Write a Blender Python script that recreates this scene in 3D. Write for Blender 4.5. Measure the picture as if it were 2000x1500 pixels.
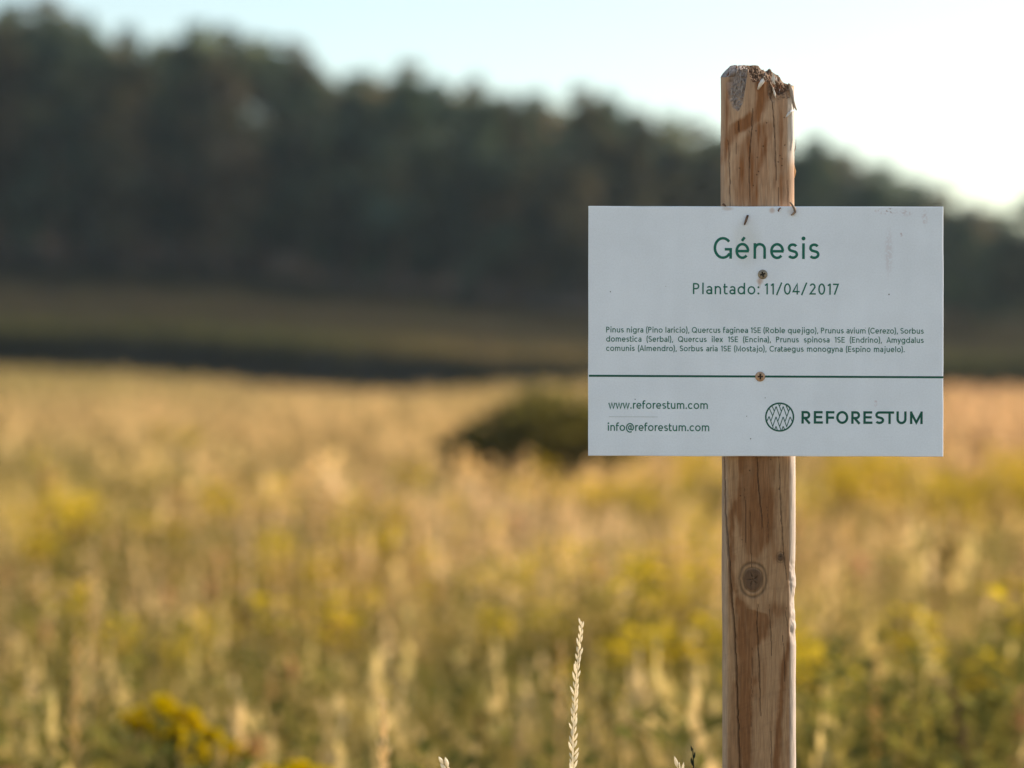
import bpy, math, random
import numpy as np
from mathutils import Vector, Matrix, Euler

for o in list(bpy.data.objects):
    bpy.data.objects.remove(o)
SC = bpy.context.scene
COL = SC.collection
RNG = np.random.default_rng(7)
random.seed(7)

# ------------------------------------------------------------------ camera
CAM_Z = 1.0
PITCH = math.radians(0.6)
LENS, SENSOR = 80.0, 36.0
K = SENSOR / LENS / 2000.0            # tangent per photograph pixel
D_SIGN = 1.9                          # metres to the sign's face
S = D_SIGN * K                        # metres per photograph pixel on the sign
cd = bpy.data.cameras.new('camera')
cd.lens = LENS; cd.sensor_width = SENSOR; cd.sensor_fit = 'HORIZONTAL'
cd.clip_start = 0.05; cd.clip_end = 6000
cd.dof.use_dof = True
cd.dof.focus_distance = D_SIGN + 0.004
cd.dof.aperture_fstop = 3.2
cam = bpy.data.objects.new('camera', cd)
cam.location = (0, 0, CAM_Z)
cam.rotation_euler = (math.pi / 2 + PITCH, 0, 0)
COL.objects.link(cam)
SC.camera = cam

# ------------------------------------------------------------------ sky, sun, exposure
SUN_AZ = math.radians(60)             # to the right of the view direction, behind the sign
SUN_EL = math.radians(28)
world = bpy.data.worlds.new('World'); SC.world = world
world.use_nodes = True
wn = world.node_tree
sky = wn.nodes.new('ShaderNodeTexSky')
sky.sky_type = 'NISHITA'; sky.sun_disc = False
sky.sun_elevation = SUN_EL; sky.sun_rotation = SUN_AZ
sky.altitude = 900; sky.air_density = 1.6; sky.dust_density = 1.2; sky.ozone_density = 1.0
bg = wn.nodes['Background']
wn.links.new(sky.outputs['Color'], bg.inputs['Color'])
bg.inputs['Strength'].default_value = 0.10
sl = bpy.data.lights.new('sun', 'SUN')
sl.energy = 4.5; sl.angle = math.radians(0.6); sl.color = (1.0, 0.90, 0.76)
sun = bpy.data.objects.new('sun', sl)
svec = Vector((math.sin(SUN_AZ) * math.cos(SUN_EL), math.cos(SUN_AZ) * math.cos(SUN_EL), math.sin(SUN_EL)))
sun.rotation_euler = svec.to_track_quat('Z', 'Y').to_euler()
sun.location = (20, 30, 30)
COL.objects.link(sun)
SC.view_settings.view_transform = 'Standard'
SC.view_settings.look = 'None'
SC.view_settings.gamma = 1.0
SC.view_settings.use_curve_mapping = False
SC.view_settings.exposure = 0.92
SC.render.engine = 'CYCLES'
SC.cycles.use_denoising = True
SC.cycles.use_adaptive_sampling = True
SC.cycles.adaptive_threshold = 0.015
SC.cycles.max_bounces = 6
SC.cycles.diffuse_bounces = 4
SC.cycles.transmission_bounces = 4
SC.cycles.transparent_max_bounces = 4
SC.cycles.caustics_reflective = False
SC.cycles.caustics_refractive = False

# ------------------------------------------------------------------ helpers
def lin(r, g, b, k=1.0):
    return tuple(k * ((c / 255 / 12.92) if c <= 10 else ((c / 255 + 0.055) / 1.055) ** 2.4) for c in (r, g, b))

CP, SP = math.cos(PITCH), math.sin(PITCH)
def P(px, py, Z):
    """world point at world-Y distance Z seen at photograph pixel (px, py)"""
    u, v = (px - 1000) * K, (750 - py) * K
    yy = CP - SP * v; zz = SP + CP * v
    return Vector((u * Z / yy, Z, CAM_Z + zz * Z / yy))
def proj(x, y, z):
    """numpy: world -> photograph pixel"""
    dz = z - CAM_Z
    f = CP * y + SP * dz; up = -SP * y + CP * dz
    return 1000 + x / f / K, 750 - up / f / K

def hash2(ix, iy, seed):
    n = (ix.astype(np.int64) * 374761393 + iy.astype(np.int64) * 668265263 + seed * 1274126177) & 0x7fffffff
    n = ((n ^ (n >> 13)) * 1274126177) & 0x7fffffff
    return ((n ^ (n >> 16)) & 0xffff) / 65535.0
def vnoise(x, y, seed=0):
    x = np.asarray(x, float); y = np.asarray(y, float)
    ix = np.floor(x); iy = np.floor(y); fx = x - ix; fy = y - iy
    fx = fx * fx * (3 - 2 * fx); fy = fy * fy * (3 - 2 * fy)
    a = hash2(ix, iy, seed); b = hash2(ix + 1, iy, seed); c = hash2(ix, iy + 1, seed); d = hash2(ix + 1, iy + 1, seed)
    return (a * (1 - fx) + b * fx) * (1 - fy) + (c * (1 - fx) + d * fx) * fy
def fbm(x, y, seed=0, oct=4):
    s = 0; a = 0.5; t = 0
    for i in range(oct):
        s = s + a * vnoise(x * 2 ** i, y * 2 ** i, seed + i * 17); t += a; a *= 0.5
    return s / t
def sstep(a, b, x):
    t = np.clip((x - a) / (b - a), 0, 1); return t * t * (3 - 2 * t)

def mesh_np(name, V, F, col=None, smooth=False):
    """V (n,3); F (m,3|4) ints or list of such arrays; col (n,3)"""
    Fs = F if isinstance(F, list) else [F]
    Fs = [np.asarray(f, np.int32) for f in Fs if len(f)]
    V = np.asarray(V, np.float32)
    me = bpy.data.meshes.new(name)
    me.vertices.add(len(V)); me.vertices.foreach_set('co', V.ravel())
    loops = np.concatenate([f.ravel() for f in Fs])
    sizes = np.concatenate([np.full(len(f), f.shape[1], np.int32) for f in Fs])
    starts = np.concatenate([[0], np.cumsum(sizes)[:-1]]).astype(np.int32)
    me.loops.add(len(loops)); me.loops.foreach_set('vertex_index', loops)
    me.polygons.add(len(sizes)); me.polygons.foreach_set('loop_start', starts); me.polygons.foreach_set('loop_total', sizes)
    if smooth:
        me.polygons.foreach_set('use_smooth', np.ones(len(sizes), bool))
    me.update(calc_edges=True)
    if col is not None:
        a = me.color_attributes.new('Col', 'FLOAT_COLOR', 'POINT')
        c = np.ones((len(V), 4), np.float32); c[:, :3] = col
        a.data.foreach_set('color', c.ravel())
    return me

def obj(name, me, mat=None, parent=None, loc=None):
    o = bpy.data.objects.new(name, me)
    COL.objects.link(o)
    if mat is not None and me is not None and len(me.materials) == 0:
        me.materials.append(mat)
    if parent is not None: o.parent = parent
    if loc is not None: o.location = loc
    return o
def empty(name, loc=(0, 0, 0), rot=(0, 0, 0)):
    o = bpy.data.objects.new(name, None); o.empty_display_size = 0.05
    o.location = loc; o.rotation_euler = rot
    COL.objects.link(o); return o
def tag(o, label=None, cat=None, group=None, kind=None):
    if label: o['label'] = label
    if cat: o['category'] = cat
    if group: o['group'] = group
    if kind: o['kind'] = kind
    return o

class MB:
    """collects verts, faces and colours"""
    def __init__(s): s.v = []; s.f3 = []; s.f4 = []; s.c = []; s.n = 0
    def add(s, V, F, col):
        V = np.asarray(V, float); F = np.asarray(F, int)
        s.v.append(V)
        (s.f3 if F.shape[1] == 3 else s.f4).append(F + s.n)
        c = np.asarray(col, float)
        s.c.append(np.broadcast_to(c, (len(V), 3)) if c.ndim == 1 else c)
        s.n += len(V)
    def mesh(s, name, smooth=False):
        F = []
        if s.f3: F.append(np.concatenate(s.f3))
        if s.f4: F.append(np.concatenate(s.f4))
        return mesh_np(name, np.concatenate(s.v), F, np.concatenate(s.c), smooth)
    def arrays(s):
        return np.concatenate(s.v), (np.concatenate(s.f4) if s.f4 else np.zeros((0, 4), int)), np.concatenate(s.c)

def tube(pts, radii, n=8, cap=True):
    pts = [Vector(p) for p in pts]
    V = []; F = []
    up = Vector((0.13, 0.31, 0.94)).normalized()
    for i, p in enumerate(pts):
        d = (pts[min(i + 1, len(pts) - 1)] - pts[max(i - 1, 0)]).normalized()
        ref = up if abs(d.dot(up)) < 0.95 else Vector((1, 0, 0))
        a = d.cross(ref).normalized(); b = d.cross(a)
        for k in range(n):
            t = 2 * math.pi * k / n
            V.append(p + (a * math.cos(t) + b * math.sin(t)) * radii[i])
    for i in range(len(pts) - 1):
        for k in range(n):
            F.append((i * n + k, i * n + (k + 1) % n, (i + 1) * n + (k + 1) % n, (i + 1) * n + k))
    if cap:
        for base in (0, (len(pts) - 1) * n):
            c = len(V); V.append(pts[0 if base == 0 else -1])
            for k in range(0, n, 2):
                F.append((base + k, base + (k + 1) % n, base + (k + 2) % n, c))
    return np.array([tuple(v) for v in V]), np.array(F)

# ------------------------------------------------------------------ materials
def mat_new(name):
    m = bpy.data.materials.new(name); m.use_nodes = True
    nt = m.node_tree
    return m, nt, nt.nodes['Principled BSDF']
def N(nt, t, **kw):
    n = nt.nodes.new(t)
    for k, v in kw.items():
        if hasattr(n, k): setattr(n, k, v)
        else: n.inputs[k].default_value = v
    return n
def leaf_mat(name, trans=0.45, tint=(1.15, 1.1, 0.6), var=0.25, nscale=3.0):
    m = bpy.data.materials.new(name); m.use_nodes = True
    nt = m.node_tree
    nt.nodes.remove(nt.nodes['Principled BSDF'])
    out = nt.nodes['Material Output']
    at = N(nt, 'ShaderNodeAttribute', attribute_name='Col')
    tc = N(nt, 'ShaderNodeNewGeometry')
    nz = N(nt, 'ShaderNodeTexNoise'); nz.inputs['Scale'].default_value = nscale; nz.inputs['Detail'].default_value = 2
    nt.links.new(tc.outputs['Position'], nz.inputs['Vector'])
    mr = N(nt, 'ShaderNodeMapRange'); mr.inputs['To Min'].default_value = 1 - var; mr.inputs['To Max'].default_value = 1 + var
    nt.links.new(nz.outputs['Fac'], mr.inputs['Value'])
    mul = N(nt, 'ShaderNodeVectorMath', operation='SCALE')
    nt.links.new(at.outputs['Color'], mul.inputs[0]); nt.links.new(mr.outputs['Result'], mul.inputs['Scale'])
    t2 = N(nt, 'ShaderNodeVectorMath', operation='MULTIPLY'); t2.inputs[1].default_value = tint
    nt.links.new(mul.outputs['Vector'], t2.inputs[0])
    d = N(nt, 'ShaderNodeBsdfDiffuse'); t = N(nt, 'ShaderNodeBsdfTranslucent')
    nt.links.new(mul.outputs['Vector'], d.inputs['Color']); nt.links.new(t2.outputs['Vector'], t.inputs['Color'])
    mx = N(nt, 'ShaderNodeMixShader'); mx.inputs['Fac'].default_value = trans
    nt.links.new(d.outputs[0], mx.inputs[1]); nt.links.new(t.outputs[0], mx.inputs[2])
    nt.links.new(mx.outputs[0], out.inputs['Surface'])
    return m
def col_mat(name, rough=0.8, nscale=(60, 60, 60), var=0.12, bump=0.0, spec=0.3):
    """vertex colour times fine noise"""
    m, nt, b = mat_new(name)
    at = N(nt, 'ShaderNodeAttribute', attribute_name='Col')
    tc = N(nt, 'ShaderNodeTexCoord'); mp = N(nt, 'ShaderNodeMapping')
    mp.inputs['Scale'].default_value = nscale
    nt.links.new(tc.outputs['Object'], mp.inputs['Vector'])
    nz = N(nt, 'ShaderNodeTexNoise'); nz.inputs['Scale'].default_value = 1; nz.inputs['Detail'].default_value = 4
    nt.links.new(mp.outputs[0], nz.inputs['Vector'])
    mr = N(nt, 'ShaderNodeMapRange'); mr.inputs['From Min'].default_value = .3; mr.inputs['From Max'].default_value = .7
    mr.inputs['To Min'].default_value = 1 - var; mr.inputs['To Max'].default_value = 1 + var
    nt.links.new(nz.outputs['Fac'], mr.inputs['Value'])
    mul = N(nt, 'ShaderNodeVectorMath', operation='SCALE')
    nt.links.new(at.outputs['Color'], mul.inputs[0]); nt.links.new(mr.outputs['Result'], mul.inputs['Scale'])
    nt.links.new(mul.outputs['Vector'], b.inputs['Base Color'])
    b.inputs['Roughness'].default_value = rough
    b.inputs['Specular IOR Level'].default_value = spec
    if bump:
        bp = N(nt, 'ShaderNodeBump'); bp.inputs['Strength'].default_value = bump; bp.inputs['Distance'].default_value = 0.0006
        nt.links.new(nz.outputs['Fac'], bp.inputs['Height']); nt.links.new(bp.outputs[0], b.inputs['Normal'])
    return m

M_GRASS = leaf_mat('dry_meadow_grass', 0.5, (1.08, 1.02, 0.9), 0.2, 4.0)
M_FLOWER = leaf_mat('yellow_petals', 0.55, (1.1, 1.05, 0.5), 0.2, 20.0)
M_LEAF = leaf_mat('pine_foliage', 0.28, (1.25, 1.1, 0.75), 0.35, 0.35)
M_SHRUB = leaf_mat('shrub_foliage', 0.4, (1.2, 1.15, 0.5), 0.3, 3.0)
M_BARK = col_mat('tree_bark', 0.9, (3, 3, 0.6), 0.3)
M_WOOD = col_mat('weathered_post_wood', 0.75, (900, 900, 70), 0.2, 0.5, 0.25)
M_STRAW = leaf_mat('dry_stalk', 0.55, (1.08, 1.04, 0.95), 0.15, 300.0)

def ground_material(name, c0, c1):
    m, nt, b = mat_new(name)
    tc = N(nt, 'ShaderNodeNewGeometry')
    n1 = N(nt, 'ShaderNodeTexNoise'); n1.inputs['Scale'].default_value = 0.35; n1.inputs['Detail'].default_value = 6
    n2 = N(nt, 'ShaderNodeTexNoise'); n2.inputs['Scale'].default_value = 6; n2.inputs['Detail'].default_value = 6
    for n in (n1, n2): nt.links.new(tc.outputs['Position'], n.inputs['Vector'])
    r1 = N(nt, 'ShaderNodeValToRGB')
    r1.color_ramp.elements[0].position = 0.32; r1.color_ramp.elements[0].color = (*c0, 1)
    r1.color_ramp.elements[1].position = 0.68; r1.color_ramp.elements[1].color = (*c1, 1)
    nt.links.new(n1.outputs['Fac'], r1.inputs['Fac'])
    mr = N(nt, 'ShaderNodeMapRange'); mr.inputs['To Min'].default_value = 0.6; mr.inputs['To Max'].default_value = 1.4
    nt.links.new(n2.outputs['Fac'], mr.inputs['Value'])
    mul = N(nt, 'ShaderNodeVectorMath', operation='SCALE')
    nt.links.new(r1.outputs['Color'], mul.inputs[0]); nt.links.new(mr.outputs['Result'], mul.inputs['Scale'])
    nt.links.new(mul.outputs['Vector'], b.inputs['Base Color'])
    b.inputs['Roughness'].default_value = 0.95; b.inputs['Specular IOR Level'].default_value = 0.1
    return m
M_GROUND = ground_material('meadow_soil_and_litter', (0.21, 0.16, 0.09), (0.40, 0.31, 0.18))
M_HILL = ground_material('shade_toned_hill_floor', (0.034, 0.030, 0.025), (0.058, 0.049, 0.039))  # shadow below the wood is put into this ground colour

# ------------------------------------------------------------------ terrain
PX = np.array([-3000, 0, 350, 600, 800, 1000, 1140, 1500, 1900, 2300, 5000], float)
L_FOOT = np.array([692, 703, 722, 750, 753, 740, 735, 736, 742, 748, 766], float)     # dark bank's foot
L_TOP = np.array([635, 648, 652, 676, 690, 703, 710, 712, 716, 722, 740], float)       # its crest
L_STRIP = np.array([600, 612, 620, 636, 648, 662, 672, 680, 684, 690, 715], float)     # upper edge of the pale strip
L_EDGE = np.array([505, 516, 530, 548, 576, 598, 616, 622, 622, 628, 670], float)      # edge of the wood
SKX = np.array([-600, 0, 40, 100, 165, 250, 385, 450, 560, 605, 630, 700, 790, 850, 925, 1000, 1045, 1150, 1230, 1290, 1400, 1575, 1650, 1720, 1790, 1850, 1900, 1950, 2050, 2600], float)
SKY_ = np.array([10, 18, 12, 12, 52, 68, 58, 62, 92, 112, 160, 158, 140, 168, 162, 188, 192, 186, 216, 236, 258, 282, 312, 340, 372, 398, 418, 440, 455, 520], float)
Z_FOOT, Z_TOP, Z_STRIP, Z_EDGE, Z_RIDGE = 62.0, 62.7, 67.5, 84.0, 165.0
CANOPY = 0.36
TREE_H = 10.5
def zline(px, line, Z):
    py = np.interp(px, PX, line)
    v = (750 - py) * K
    return CAM_Z + (SP + CP * v) * Z / (CP - SP * v)
def zt(x, y):
    """height of the ground"""
    x = np.asarray(x, float); y = np.asarray(y, float)
    px = 1000 + x / np.maximum(y, 4.0) / K
    zf = zline(px, L_FOOT, Z_FOOT) - 0.60
    ztop = zline(px, L_TOP, Z_TOP) - 0.25
    zs = zline(px, L_STRIP, Z_STRIP) - 0.40
    ze = zline(px, L_EDGE, Z_EDGE) - 0.30
    pyr = np.interp(px, SKX, SKY_); vr = (750 - pyr) * K
    zr = CAM_Z + (SP + CP * vr) * Z_RIDGE / (CP - SP * vr) - TREE_H
    zr = np.maximum(zr, ze + 0.5)
    t = np.clip((y - 8) / (Z_FOOT - 8), 0, 1) ** 1.12
    z = zf * t
    def seg(a, b, za, zb, z):
        tt = np.clip((y - a) / (b - a), 0, 1)
        return np.where(y > a, za + (zb - za) * tt, z)
    z = seg(Z_FOOT, Z_TOP, zf, ztop, z)
    z = seg(Z_TOP, Z_STRIP, ztop, zs, z)
    z = seg(Z_STRIP, Z_EDGE, zs, ze, z)
    z = seg(Z_EDGE, Z_RIDGE, ze, zr, z)
    fall = np.clip((y - 190) / 500, 0, 1)
    z = np.where(y > 190, zr * (1 - fall) , z)
    z = z + (fbm(x * 0.4, y * 0.4, 3, 3) - 0.5) * 0.12 * np.clip((y - 3) / 10, 0, 1)
    # sides far outside the view flatten out
    return z

ys = np.unique(np.concatenate([np.linspace(-2500, -60, 12), np.linspace(-40, 3, 12), np.arange(4, 61, 1.0), np.arange(61, 68, 0.25), [Z_FOOT, Z_TOP],
                               np.arange(68, 200, 3.0), np.geomspace(205, 4500, 24)]))
us = np.unique(np.concatenate([np.linspace(-1, 1, 9) * 2600, np.linspace(-400, 400, 17), np.linspace(-120, 120, 61), np.linspace(-45, 45, 121)]))
gx, gy = np.meshgrid(us, ys)
gz = zt(gx, gy)
gv = np.stack([gx.ravel(), gy.ravel(), gz.ravel()], 1)
nx, ny = len(us), len(ys)
ii = (np.arange(ny - 1)[:, None] * nx + np.arange(nx - 1)[None, :]).ravel()
gf = np.stack([ii, ii + 1, ii + nx + 1, ii + nx], 1)
hill_face = gv[gf[:, 0], 1] >= Z_FOOT - 0.01
for gname, sel, gm in (('meadow_ground', ~hill_face, M_GROUND), ('hillside', hill_face, M_HILL)):
    used = np.unique(gf[sel]); remap = np.zeros(len(gv), int); remap[used] = np.arange(len(used))
    tag(obj(gname, mesh_np(gname, gv[used], remap[gf[sel]], smooth=True), gm), kind='structure')

# ------------------------------------------------------------------ trees
def leaf_quads(C, R, n, size, rng, r0=0.55, r1=1.05):
    """n small randomly turned quads spread over and inside an ellipsoid"""
    d = rng.normal(size=(n, 3)); d /= np.linalg.norm(d, axis=1)[:, None]
    rad = rng.uniform(r0, r1, n)[:, None]
    p = np.asarray(C) + d * rad * np.asarray(R)
    a = rng.normal(size=(n, 3)); a /= np.linalg.norm(a, axis=1)[:, None]
    b = np.cross(a, rng.normal(size=(n, 3))); b /= np.linalg.norm(b, axis=1)[:, None]
    s = size * rng.uniform(0.6, 1.3, n)[:, None]
    w = s * rng.uniform(0.35, 0.7, n)[:, None]
    V = np.stack([p - a * s, p + b * w, p + a * s, p - b * w], 1).reshape(-1, 3)
    F = np.arange(4 * n).reshape(n, 4)
    return V, F
def crown_arrays(kind, seed):
    rng = np.random.default_rng(seed)
    mb = MB()
    H = 10.0
    base = np.array(lin(90, 99, 83)) if kind != 'brown' else np.array(lin(118, 108, 86))
    n_l = 22
    for i in range(n_l):
        f = (i + 0.5) / n_l
        z = 2.6 + 7.0 * f
        rr = {'round': 2.0 * math.sin(math.pi * min(1, 0.18 + 0.80 * f)) ** 0.7,
              'cone': 2.1 * (1.02 - f) + 0.25,
              'brown': 1.9 * math.sin(math.pi * min(1, 0.12 + 0.86 * f)) ** 0.8}[kind]
        a = rng.uniform(0, 6.283); r = rr * rng.uniform(0.35, 0.8)
        R = np.array([1, 1, 0.75]) * (0.55 + 0.45 * rr / 2) * rng.uniform(0.7, 1.15)
        V, F = leaf_quads((math.cos(a) * r, math.sin(a) * r, z + rng.uniform(-.3, .3)), R, 44, 0.30, rng)
        c = base * rng.uniform(0.6, 1.4)
        mb.add(V, F, c * np.array([rng.uniform(.9, 1.15), 1, rng.uniform(.85, 1.05)]))
    return mb
def trunk_arrays(seed):
    rng = np.random.default_rng(seed)
    mb = MB()
    bx, by = rng.uniform(-.15, .15, 2)
    c = np.array(lin(96, 78, 64))
    pts = [(0, 0, -0.4), (0.02, 0, 0.4), (bx, by, 3.0), (bx * 1.6, by * .5, 6.0), (bx, by, 9.0)]
    V, F = tube(pts, [0.24, 0.18, 0.14, 0.09, 0.03], 7); mb.add(V, F, c)
    for i in range(7):
        z = 2.8 + i * 0.85; a = rng.uniform(0, 6.28); L = 1.5 * (1 - i * 0.09)
        V, F = tube([(bx, by, z), (bx + math.cos(a) * L * .5, by + math.sin(a) * L * .5, z + .3), (bx + math.cos(a) * L, by + math.sin(a) * L, z + .75)], [.05, .035, .015], 5)
        mb.add(V, F, c)
    return mb
KINDS = ['round', 'cone', 'round', 'brown', 'round', 'brown']
CROWN = [crown_arrays(k, 100 + i) for i, k in enumerate(KINDS)]
TRUNK = [trunk_arrays(200 + i) for i in range(len(KINDS))]
CROWN_ME = [c.mesh('crown') for c in CROWN]
TRUNK_ME = [t.mesh('trunk', True) for t in TRUNK]
for me in CROWN_ME: me.materials.append(M_LEAF)
for me in TRUNK_ME: me.materials.append(M_BARK)

def place_tree(name, x, y, h, k, rz, label, cat='tree', group=None, wide=1.0, lift=False):
    e = empty(name, (x, y, float(zt(x, y)) - 0.05), (0, 0, rz))
    s = h / 10.0
    e.scale = (s * wide, s * wide, s)
    obj('trunk', TRUNK_ME[k], None, e); c = obj('crown', CROWN_ME[k], None, e)
    if lift: c.scale = (1, 1, .48); c.location = (0, 0, 5.0)
    tag(e, label, cat, group)
    return e

# trees whose crowns stand against the sky, left to right: pixel of the top, distance, kind
SKYLINE = [(22, 14, 160, 2, 1.2), (100, 8, 162, 3, 1.3), (168, 48, 165, 0, 1.0), (250, 62, 163, 1, 0.9), (318, 84, 160, 5, 1.1),
           (384, 54, 165, 2, 1.0), (446, 56, 163, 4, 0.9), (506, 82, 166, 4, 1.1), (572, 88, 160, 3, 1.05), (600, 118, 158, 5, 1.1),
           (686, 152, 165, 2, 0.9), (722, 154, 167, 0, 0.8), (796, 138, 158, 3, 1.25), (852, 166, 163, 0, 1.0), (926, 158, 165, 5, 0.9),
           (985, 190, 162, 5, 1.1), (1046, 188, 165, 2, 0.9), (1140, 184, 160, 3, 1.25), (1180, 194, 165, 4, 1.0), (1246, 218, 160, 5, 1.2),
           (1310, 238, 163, 0, 1.1), (1368, 252, 160, 3, 1.2), (1590, 284, 162, 4, 1.1), (1652, 312, 160, 5, 1.2), (1716, 340, 158, 2, 1.1),
           (1786, 370, 160, 2, 1.0), (1846, 394, 155, 3, 1.2), (1898, 416, 152, 5, 1.2), (1948, 438, 150, 0, 1.2)]
ORD = ['first', 'second', 'third', 'fourth', 'fifth', 'sixth', 'seventh', 'eighth', 'ninth', 'tenth', 'eleventh', 'twelfth', 'thirteenth', 'fourteenth',
       'fifteenth', 'sixteenth', 'seventeenth', 'eighteenth', 'nineteenth', 'twentieth', 'twenty-first', 'twenty-second']
nm = {'round': 'pine_tree', 'cone': 'conifer', 'brown': 'oak_tree'}
desc = {'round': 'rounded dark green pine crown', 'cone': 'narrow pointed dark conifer', 'brown': 'broad olive brown tree crown'}
RIGHT = ['just right of the wooden post', 'second right of the wooden post', 'above the sign between post and corner', 'above the upper right corner of the sign',
         'just right of the sign corner', 'low down between sign and right edge', 'lowest, beside the dark tree at right edge']
for i, (px, py, Z, k, wd) in enumerate(SKYLINE):
    top = P(px, py - (12 if px < 1400 else 24), Z)
    h = top.z - float(zt(top.x, Z)) + 0.05
    where = ('on the wooded skyline, %s from the left edge' % ORD[i]) if i < 22 else ('on the skyline ' + RIGHT[i - 22])
    place_tree(nm[KINDS[k]], top.x, Z, h * 1.02, k, random.uniform(0, 6.28), desc[KINDS[k]] + ' ' + where, 'tree', 'trees standing against the sky', wd, i in (6, 7, 8))

# nearer dark tree cut by the right edge of the view
tp = P(2044, 372, 80)
edge_tree = place_tree('oak_tree', tp.x, 80, tp.z - float(zt(tp.x, 80)), 4, 1.0, 'dark rounded tree cut off by the right edge of the view', 'tree', None, 1.9)
ev, ef, ec = CROWN[4].arrays()
edge_me = mesh_np('crown', ev, ef, ec * np.array([.42, .46, .50])); edge_me.materials.append(M_LEAF)
for ch in edge_tree.children:
    if ch.name.startswith('crown'): ch.data = edge_me

# the rest of the wood reads as one dark mass
def build_wood():
    Vs, Fs, Cs = [], [], []; n = 0
    TV, TF, TC = [], [], []; tn = 0
    rng = np.random.default_rng(5); hrng = np.random.default_rng(77)
    Z = 85.0
    while Z < 178:
        step = 3.1 if Z < 93 else 4.4
        x0, x1 = (-900 - 1000) * K * Z, (2900 - 1000) * K * Z
        for x in np.arange(x0, x1, step):
            xx = x + rng.uniform(-.4, .4) * step; yy = Z + rng.uniform(-.4, .4) * step
            g = float(zt(xx, yy))
            px, _ = proj(xx, yy, g)
            h = rng.uniform(8.0, 11.0) if Z > 92 else rng.uniform(9.5, 12.5)
            sk = np.interp(px, SKX, SKY_) + rng.uniform(2, 46)
            zmax = P(px, sk, yy).z
            h = min(h, zmax - g)
            if h < 3: continue
            k = rng.integers(0, len(KINDS))
            a = rng.uniform(0, 6.28); ca, sa = math.cos(a), math.sin(a)
            s = h / 10.0; w = s * rng.uniform(0.95, 1.35) if Z < 93 else s * rng.uniform(1.0, 1.5)
            V, F, C = CROWN[k].arrays()
            V = V.copy()
            if Z < 93: V[:, 2] = 0.3 + (V[:, 2] - 1.5) * 9.5 / 8.3     # edge trees are leafy to the ground
            W = np.stack([(V[:, 0] * ca - V[:, 1] * sa) * w + xx, (V[:, 0] * sa + V[:, 1] * ca) * w + yy, V[:, 2] * s + g], 1)
            Q = W.reshape(-1, 4, 3).mean(1)
            qx, qy = proj(Q[:, 0], Q[:, 1], Q[:, 2])
            # a clearing through which the sky shows
            hole = (((qx - 484) / 27) ** 2 + ((qy - 220) / 22) ** 2 < 1) | (((qx - 522) / 14) ** 2 + ((qy - 228) / 15) ** 2 < 1)
            keep = ~(hole & (hrng.random(len(hole)) > .03))
            if not keep.all():
                W = W.reshape(-1, 4, 3)[keep].reshape(-1, 3); C = C.reshape(-1, 4, 3)[keep].reshape(-1, 3)
                F = np.arange(len(W)).reshape(-1, 4)
            Vs.append(W); Fs.append(F + n); painted_light_c = np.array([.52, .60, .66]) if Z < 112 else np.array([1.75, 1.52, 1.30])       # shade painted into the lower trees' foliage, sunlit warmth into the upper
            Cs.append(C * rng.uniform(0.82, 1.12) * painted_light_c * np.array([rng.uniform(.95, 1.08), 1, 1])); n += len(W)
            V, F, C = TRUNK[k].arrays()
            W = np.stack([(V[:, 0] * ca - V[:, 1] * sa) * s + xx, (V[:, 0] * sa + V[:, 1] * ca) * s + yy, V[:, 2] * s + g], 1)
            if abs(px - 495) < 30 and Z > 120: continue
            TV.append(W); TF.append(F + tn); TC.append(C); tn += len(W)
        Z += step
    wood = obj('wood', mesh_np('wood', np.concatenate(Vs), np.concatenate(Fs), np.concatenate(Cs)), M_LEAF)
    tag(wood, 'dense dark shaded wood covering the hillside behind the meadow', 'wood', kind='stuff')
    t = obj('trunks', mesh_np('trunks', np.concatenate(TV), np.concatenate(TF), np.concatenate(TC), True), M_BARK, wood)
    t['kind'] = 'stuff'
    return n
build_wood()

# ------------------------------------------------------------------ shrub in the meadow
def shrub(name, parts, label, leaves, colour, stems):
    (cx, cy) = parts[0][0].x, parts[0][0].y
    z0 = float(zt(cx, cy))
    e = empty(name, (cx, cy, z0))
    mb = MB(); rng = np.random.default_rng(11)
    for c, R, n in parts:
        V, F = leaf_quads((c.x - cx, c.y - cy, c.z - z0), R, n, leaves, rng, .25, 1.55)
        for q in range(0, n, 12):
            sl_ = slice(q * 4, min(n, q + 12) * 4)
            mb.add(V[sl_], np.arange(len(V[sl_])).reshape(-1, 4), np.array(colour) * rng.uniform(.6, 1.4))
    obj('foliage', mb.mesh('foliage'), M_SHRUB, e)
    mt = MB()
    for c, R, n in parts:
        V, F = tube([(0, 0, -0.05), ((c.x - cx) * .5, (c.y - cy) * .5, (c.z - z0) * .55), (c.x - cx, c.y - cy, c.z - z0)], [.025, .018, .006], 6)
        mt.add(V, F, lin(90, 70, 52))
    obj('stem', mt.mesh('stem', True), M_BARK, e)
    tag(e, label, 'shrub')
    return e
shrub('shrub', [(P(1065, 846, 16.5), (.28, .32, .24), 800), (P(990, 856, 16.4), (.24, .26, .16), 560), (P(918, 876, 16.3), (.18, .2, .10), 360),
                (P(1125, 838, 16.7), (.28, .3, .22), 600), (P(1185, 856, 16.7), (.26, .3, .18), 420), (P(1045, 802, 16.6), (.16, .2, .11), 240)],
      'dark green mounded shrub in the straw meadow left of the sign', 0.05, lin(104, 96, 58), 6)

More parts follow.
